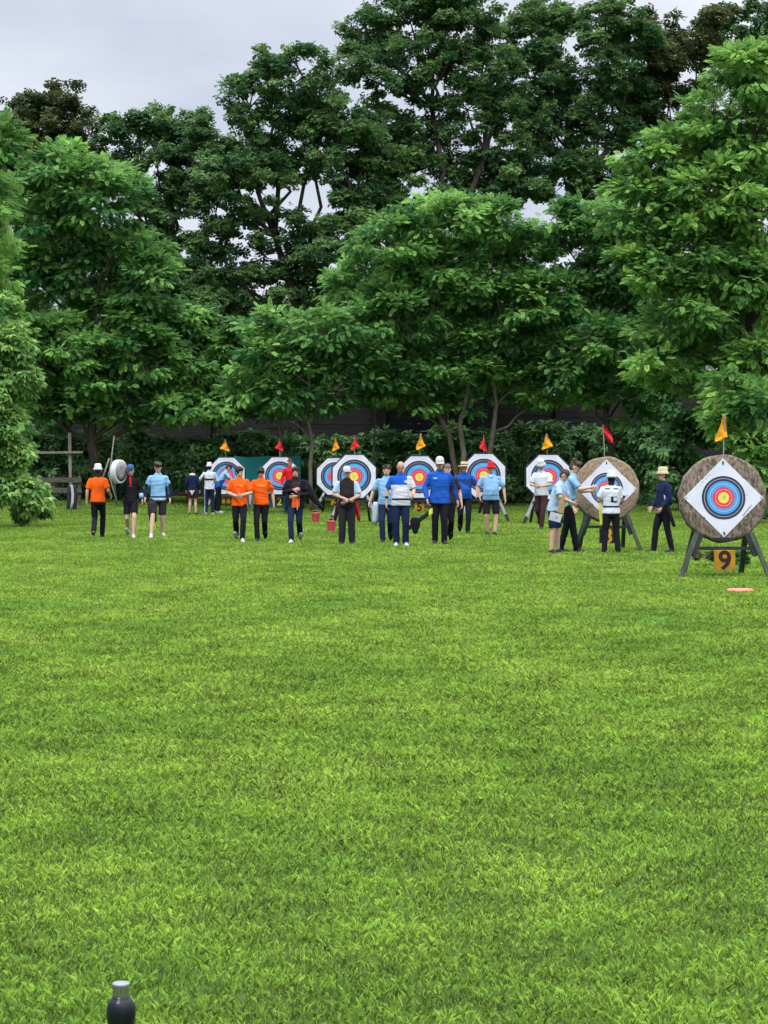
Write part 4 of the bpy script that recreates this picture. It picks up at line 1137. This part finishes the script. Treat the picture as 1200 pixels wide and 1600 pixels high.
# black jacket hanging open
def ex9(root, J, H, A):
    m = MB(); rs = []
    # jacket half that swings out to the side
    for t in range(7):
        u = t / 6; c = Vector((.17 + .46 * u, .05, 1.36 - .60 * u - .10 * u * (1 - u))); ww = .085 * (1 - u) + .032; th = .05 * (1 - u) + .025
        rs.append([c + Vector((ww * .75 * math.cos(a), th * math.sin(a), ww * .8 * math.cos(a))) for a in [2 * math.pi * i / 12 for i in range(12)]])
    m.rings(rs); o = m.build('empty_sleeve', BLACK, root, True)
    m = MB(); m.tube([(.05, -.16, 1.02), (.06, -.165, .9), (.055, -.16, .76)], .011, 6); m.build('strap', GREYF, root)
person('dark haired person in a black jacket swinging out, orange shirt below, hand on chest', 462, 44.8, 1.70, -5,
       dict(m=[BLACK, ORANGE, MAROON], name='jacket', hem=.80, fn=lambda x, y, z: (1 if z < 1.09 else 2) if y < -.02 and abs(x - .02) < .085 and z < 1.40 else 0), dict(kind='trousers', m=NAVY), hair=(HAIRD, 'fringe'),
       arms={'l': [(-.27, -.02, 1.15), (.0, -.22, 1.22)], 'r': [(.27, .0, 1.13), (.02, -.24, 1.07)]}, feet=walkL, shoes='w', seed=9, extra=ex9, sleeve='under', loose=1.12)
# behind target two
person('bespectacled person in a red shirt half hidden behind the black jacket, at target two', 453, 66.8, 1.84, 15,
       dict(m=[RED, NAVY], fn=lambda x, y, z: 0), dict(kind='trousers', m=NAVY), hair=(HAIRB, 'short'), skin=SKINT, sleeve='long', feet=stand, seed=10, glasses=True, wide=.86, group='archers at the far left target')
# white cap, vest
def ex11(root, J, H, A):
    quiver(root, 1, RED, ORANGEL); quiver(root, -1, MAROON, RED)
person('stocky person in a dark vest over pale blue sleeves and a white cap, hands clasped', 542, 43.3, 1.66, 0,
       dict(m=[DARKV, PBLUE], name='vest_and_shirt', hem=.84, fn=lambda x, y, z: 1 if abs(x) > .165 and z > 1.1 else 0), dict(kind='trousers', m=CHAR, w=1.22), hat=('cap', [WHITE, GREYF]), hair=(HAIRD, 'short'), skin=SKINT,
       arms={'l': [(-.29, -.02, 1.14), (.03, -.25, 1.02)], 'r': [(.29, -.02, 1.12), (.0, -.26, .98)]}, feet=stand, seed=11, belly=.07, wide=1.1, pitch=R(4), yaw=R(14), loose=1.04, extra=ex11)
# light blue shirt behind the bald man
def ex12(root, J, H, A):
    m = MB()
    rs = []
    for t in range(6):
        u = t / 5; rs.append([(-.23 - .03 * u + (.06 + .015 * math.sin(4 * u)) * math.cos(a), -.02 + .035 * math.sin(a), .93 - .50 * u) for a in [2 * math.pi * i / 10 for i in range(10)]])
    m.rings(rs); m.build('towel', WBLUE, root, True)
person('person in light blue t-shirt, towel at the hip, half behind the bald man', 604, 44.6, 1.72, -4,
       dict(m=[LBLUE]), dict(kind='trousers', m=NAVY), hair=(HAIRB, 'curly'), arms={'l': [(-.30, .02, 1.16), (-.37, -.04, .93)]}, feet=walkL, seed=12, belly=.04, loose=1.06, extra=ex12, wide=1.05)
# bald man
def ex13(root, J, H, A):
    m = MB(); m.tube([(-.285, -.03, 1.03), (-.29, -.04, 1.0)], .036, 12); m.build('wristband', BLACK, root, True)
    m = MB(); m.lathe([(.03, 0), (.03, .004)], 16, Matrix.Rotation(R(90), 3, 'X'), (.10, -.128, 1.335)); m.build('badge', WHITE, root)
person('bald man in a blue and white jersey and dark trousers, walking with head bowed', 626, 42.5, 1.79, 2,
       dict(m=[WHITE, BLUE, NAVY], hem=.84, fn=lambda x, y, z: 1 if (z > 1.27 and x < .13) or (x < -.2) else 2 if .955 < z < .99 else 0), dict(kind='trousers', m=NAVY, w=1.08), hair=None, skin=SKINT,
       arms={'l': [(-.27, .03, 1.15), (-.29, -.04, .90)], 'r': [(.27, .02, 1.16), (.24, -.22, 1.05)]}, feet={'l': [(-.10, -.06, .50), (-.085, -.02, .085), 0], 'r': [(.10, -.07, .49), (.10, -.05, .085), 0]}, shoes='w', seed=13, pitch=R(24), belly=.03, loose=1.08, extra=ex13, wide=1.05)
# person hidden behind the blue jacket
person('person in dark top and maroon collar mostly hidden behind the man in the blue jacket', 699, 44.6, 1.74, 0,
       dict(m=[CHAR, MAROON], fn=lambda x, y, z: 1 if z > 1.46 else 0), dict(kind='trousers', m=BLACK), hair=(HAIRG, 'short'), arms={'r': [(.27, .03, 1.14), (.31, -.05, .88)]}, feet=walkL, seed=14, loose=1.06)
def ex15(root, J, H, A):
    m = MB()
    m.box((-.10, -.134, 1.34), (.07, .006, .03), None, 0, .002); m.build('badge', WHITE, root)
person('tall man in a bright blue jacket, black trousers and white cap, looking down', 687, 43.7, 1.87, 3,
       dict(m=[BLUE, BLUED], name='jacket', hem=.83, fn=lambda x, y, z: 1 if (x > .225 and z < 1.35) or z > 1.485 else 0), dict(kind='trousers', m=BLACK), hat=('cap', [OWHITE, OWHITE]), hair=(HAIRG, 'short'), skin=SKINT,
       arms={'l': [(-.29, .02, 1.15), (-.26, -.12, .90)], 'r': [(.30, .04, 1.13), (.35, -.06, .88)]}, feet={'l': [(-.09, -.03, .49), (-.095, .02, .085), 0], 'r': [(.09, -.10, .50), (.085, -.08, .085), 0]}, sleeve='long', seed=15, pitch=R(10), loose=1.14, extra=ex15, wide=1.06)
person('man in a royal and navy blue polo, dark trousers and wide straw hat', 725, 50.0, 1.76, 4,
       dict(m=[BLUE, BLUED, SKIN], fn=lambda x, y, z: 1 if y < .0 and 1.12 < z < 1.36 and z > 1.22 - .6 * x and x > -.15 else 0), dict(kind='trousers', m=BLACK), hat=('wide', [STRAWH, MAROON]), hair=(HAIRG, 'short'), skin=SKINT,
       arms={'r': [(.31, -.03, 1.16), (.30, -.20, .98)], 'l': [(-.28, .08, 1.14), (-.27, .04, .90)]}, feet=walkR, seed=16, belly=.08, wide=1.1, loose=1.05)
def ex17(root, J, H, A):
    quiver(root, -1, MAROON, RED)
    m = MB(); m.add([(-.05, -.113, 1.475), (.05, -.113, 1.475), (0, -.135, 1.42), (-.05, -.105, 1.475), (.05, -.105, 1.475), (0, -.127, 1.42)], [(0, 2, 1), (3, 4, 5), (0, 1, 4, 3), (1, 2, 5, 4), (2, 0, 3, 5)]); m.build('collar', WHITE, root)
person('person in a light blue polo, black shorts and red bucket hat, bare calves', 767, 49.0, 1.74, 0,
       dict(m=[LBLUE, NAVY], fn=lambda x, y, z: 1 if y < .0 and .985 < z < 1.0 else 0), dict(kind='shorts', m=BLACK, w=.98, len=.90), hat=('bucket', [RED]), hair=(HAIRG, 'short'), skin=SKINT,
       arms={'l': [(-.31, .02, 1.16), (-.27, -.06, .93)], 'r': [(.31, .03, 1.15), (.34, -.04, .90)]}, feet={'l': [(-.115, -.10, .49), (-.085, -.02, .085), 0], 'r': [(.125, -.08, .49), (.09, -.14, .085), 0]}, seed=17, belly=.06, wide=1.12, loose=1.07, extra=ex17)
# target seven
person('person in a white shirt, white bucket hat and maroon trousers reading before target seven', 846, 52.5, 1.78, -20,
       dict(m=[WHITE]), dict(kind='trousers', m=MAROON), hat=('bucket', [WHITE]), hair=(HAIRD, 'short'), skin=SKINT, pitch=R(22),
       arms={'l': [(-.26, -.05, 1.15), (-.10, -.28, 1.12)], 'r': [(.26, -.06, 1.15), (.06, -.30, 1.10)]}, feet=walkR, seed=18, loose=1.1)
# group at target eight
def ex19(root, J, H, A):
    e, h_ = [Vector(q) for q in A['r']]
    belt_arm(root, [e.lerp(h_, .15), e.lerp(h_, .8)], [.05, .043], GREEN)
    m = MB(); m.box((.18, .02, .84), (.16, .12, .16), None, 0, .03); m.build('belt_pouch', BLACK, root, True)
person('person in pale blue shirt and dark shorts with green arm guard, bending', 866, 38.9, 1.66, 62,
       dict(m=[PBLUE, NAVY], fn=lambda x, y, z: 0), dict(kind='shorts', m=NAVY, len=.9), hair=(HAIRB, 'short'),
       arms={'l': [(-.22, -.22, 1.16), (-.10, -.42, 1.05)], 'r': [(.24, -.20, 1.12), (.16, -.36, .92)]}, feet={'l': [(-.12, -.03, .49), (-.15, .0, .085), 0], 'r': [(.12, -.03, .49), (.15, -.02, .085), 0]}, lean=R(18), pitch=R(24), seed=19, loose=1.1, extra=ex19)
person('brown haired person in light blue shirt and black trousers touching tan straw target', 889, 39.4, 1.80, 78,
       dict(m=[LBLUE, NAVY], fn=lambda x, y, z: 1 if .985 < z < 1.01 else 0), dict(kind='trousers', m=BLACK), hair=(HAIRB, 'curly'),
       arms={'l': [(-.20, -.22, 1.20), (-.10, -.44, 1.24)], 'r': [(.20, -.20, 1.16), (.06, -.42, 1.17)]}, feet={'l': [(-.08, -.08, .5), (-.10, -.16, .085), 0], 'r': [(.09, .06, .49), (.11, .18, .085), 0]}, lean=R(8), pitch=R(22), seed=20, loose=1.02)
def ex21(root, J, H, A):
    m = MB(); m.box((.225, .0, .86), (.065, .02, .46), Matrix.Rotation(R(4), 3, 'Y'), 0, .006); m.build('sash', YEL, root)
    m = MB(); m.box((-.05, .128, 1.17), (.14, .006, .12), None, 0, .01); m.build('back_print', NAVY, root)
    m = MB(); m.box((-.075, .1325, 1.175), (.075, .006, .075), None, 0, .01); m.build('print_patch', WHITE, root)
person('back view of person in white jersey, white hat, before the tan straw target', 955, 38.8, 1.56, 180,
       dict(m=[WHITE, NAVY], fn=lambda x, y, z: 1 if (.99 < z < 1.03) or (y > 0 and 1.385 < z < 1.41 and .04 < abs(x) < .14) or (abs(x) > .24 and x < 0 and z < 1.25) else 0), dict(kind='trousers', m=BLACK), hat=('bucket', [WHITE]), hair=(HAIRD, 'long'), mask=True,
       arms={'r': [(.26, -.04, 1.15), (.22, -.22, 1.08)], 'l': [(-.26, -.04, 1.15), (-.2, -.24, 1.05)]}, feet={'l': [(-.12, -.02, .49), (-.15, .02, .085), 0], 'r': [(.12, -.02, .49), (.15, .02, .085), 0]}, seed=21, loose=1.1, extra=ex21, shoes='bs')
def ex22(root, J, H, A):
    m = MB(); m.ell((.0, .13, 1.28), (.13, .06, .16)); m.ell((0, .12, 1.05), (.16, .07, .08)); m.build('backpack', NAVY, root, True)
    quiver(root, 1, BLACK, WHITE)
person('person in side view, navy jacket and beige hat, between the straw targets', 1036, 39.2, 1.62, -72,
       dict(m=[NAVY, CHAR], name='jacket', fn=lambda x, y, z: 1 if z < .98 else 0), dict(kind='trousers', m=BLACK), hat=('bucket', [BEIGE]), hair=(HAIRD, 'short'),
       arms={'l': [(-.22, .0, 1.15), (-.19, -.16, .95)], 'r': [(.22, .04, 1.15), (.17, -.12, .93)]}, feet={'l': [(-.09, -.12, .5), (-.10, -.16, .085), 0], 'r': [(.09, .06, .49), (.10, .16, .085), 0]}, sleeve='long', seed=22, loose=1.08, extra=ex22)

# ------------------------------------------------------------------ things carried
def world_pt(px, py, d): return (wx(px, d), d, wz(py, d))
CARD = mat('clipboard_card', (0.62, 0.40, 0.20), .7)
m = MB(); d = 38.6
m.box((0, 0, 0), (.16, .006, .34), None, 0, .002); o = m.build('clipboard', CARD); o.location = world_pt(879, 788, d); o.rotation_euler = (R(12), R(12), R(38))
tag(o, 'orange tan clipboard held by the person with the green arm guard', 'clipboard')
m = MB(); m.box((0, 0, 0), (.25, .004, .16), None, 0, .001)
m.box((0.02, -.003, .0), (.05, .002, .03), None, 1)
o = m.build('score_sheet', [PAPER, PRINT]); o.location = world_pt(868, 808, 38.45); o.rotation_euler = (R(8), R(14), R(20))
tag(o, 'white score sheet hanging at the hip of the bending archer', 'paper')
# long dark arrows and bow case by the bald man's side
rt = empty('arrow_bundle', world_pt(640, 822, 42.2)); tag(rt, 'bundle of dark arrows with pale fletching carried slanting beside the bald man', 'arrows')
m = MB(); random.seed(4)
for i in range(6):
    a = Vector((-.06, .01 * i, -.12 + .018 * i)); b = Vector((.48, .01 * i - .05, .28 + .018 * i)); m.tube([a, b], .0075, 5)
m.build('shafts', BLACK, rt)
m = MB()
for i in range(6):
    a = Vector((-.06, .01 * i, -.12 + .018 * i)); b = Vector((.48, .01 * i - .05, .28 + .018 * i)); m.tube([a.lerp(b, .86), a.lerp(b, .99)], .016, 5)
m.build('fletching', YEL, rt)
m = MB(); m.rings([[Vector((.12, .02, .02)) + Vector((.11 * q * math.cos(t), .05 * math.sin(t), zz)) for t in [2 * math.pi * i / 12 for i in range(12)]] for zz, q in ((.16, .6), (.1, 1), (0, .9), (-.12, .55), (-.18, .3))]); m.build('quiver', BLACK, rt, True)
# dark bag of the curly haired walker
m = MB(); d = 47.3
m.rings([[(.10 * q * math.cos(t) + o_, .06 * q * math.sin(t), zz) for t in [2 * math.pi * i / 14 for i in range(14)]] for zz, q, o_ in ((0, .5, .06), (.05, .85, .05), (.25, 1, .02), (.42, .8, 0), (.5, .4, 0))])
o = m.build('sling_bag', BAGB, None, True); o.location = world_pt(236, 816, d); tag(o, 'black bag hanging from the hand of the curly haired walker', 'bag')
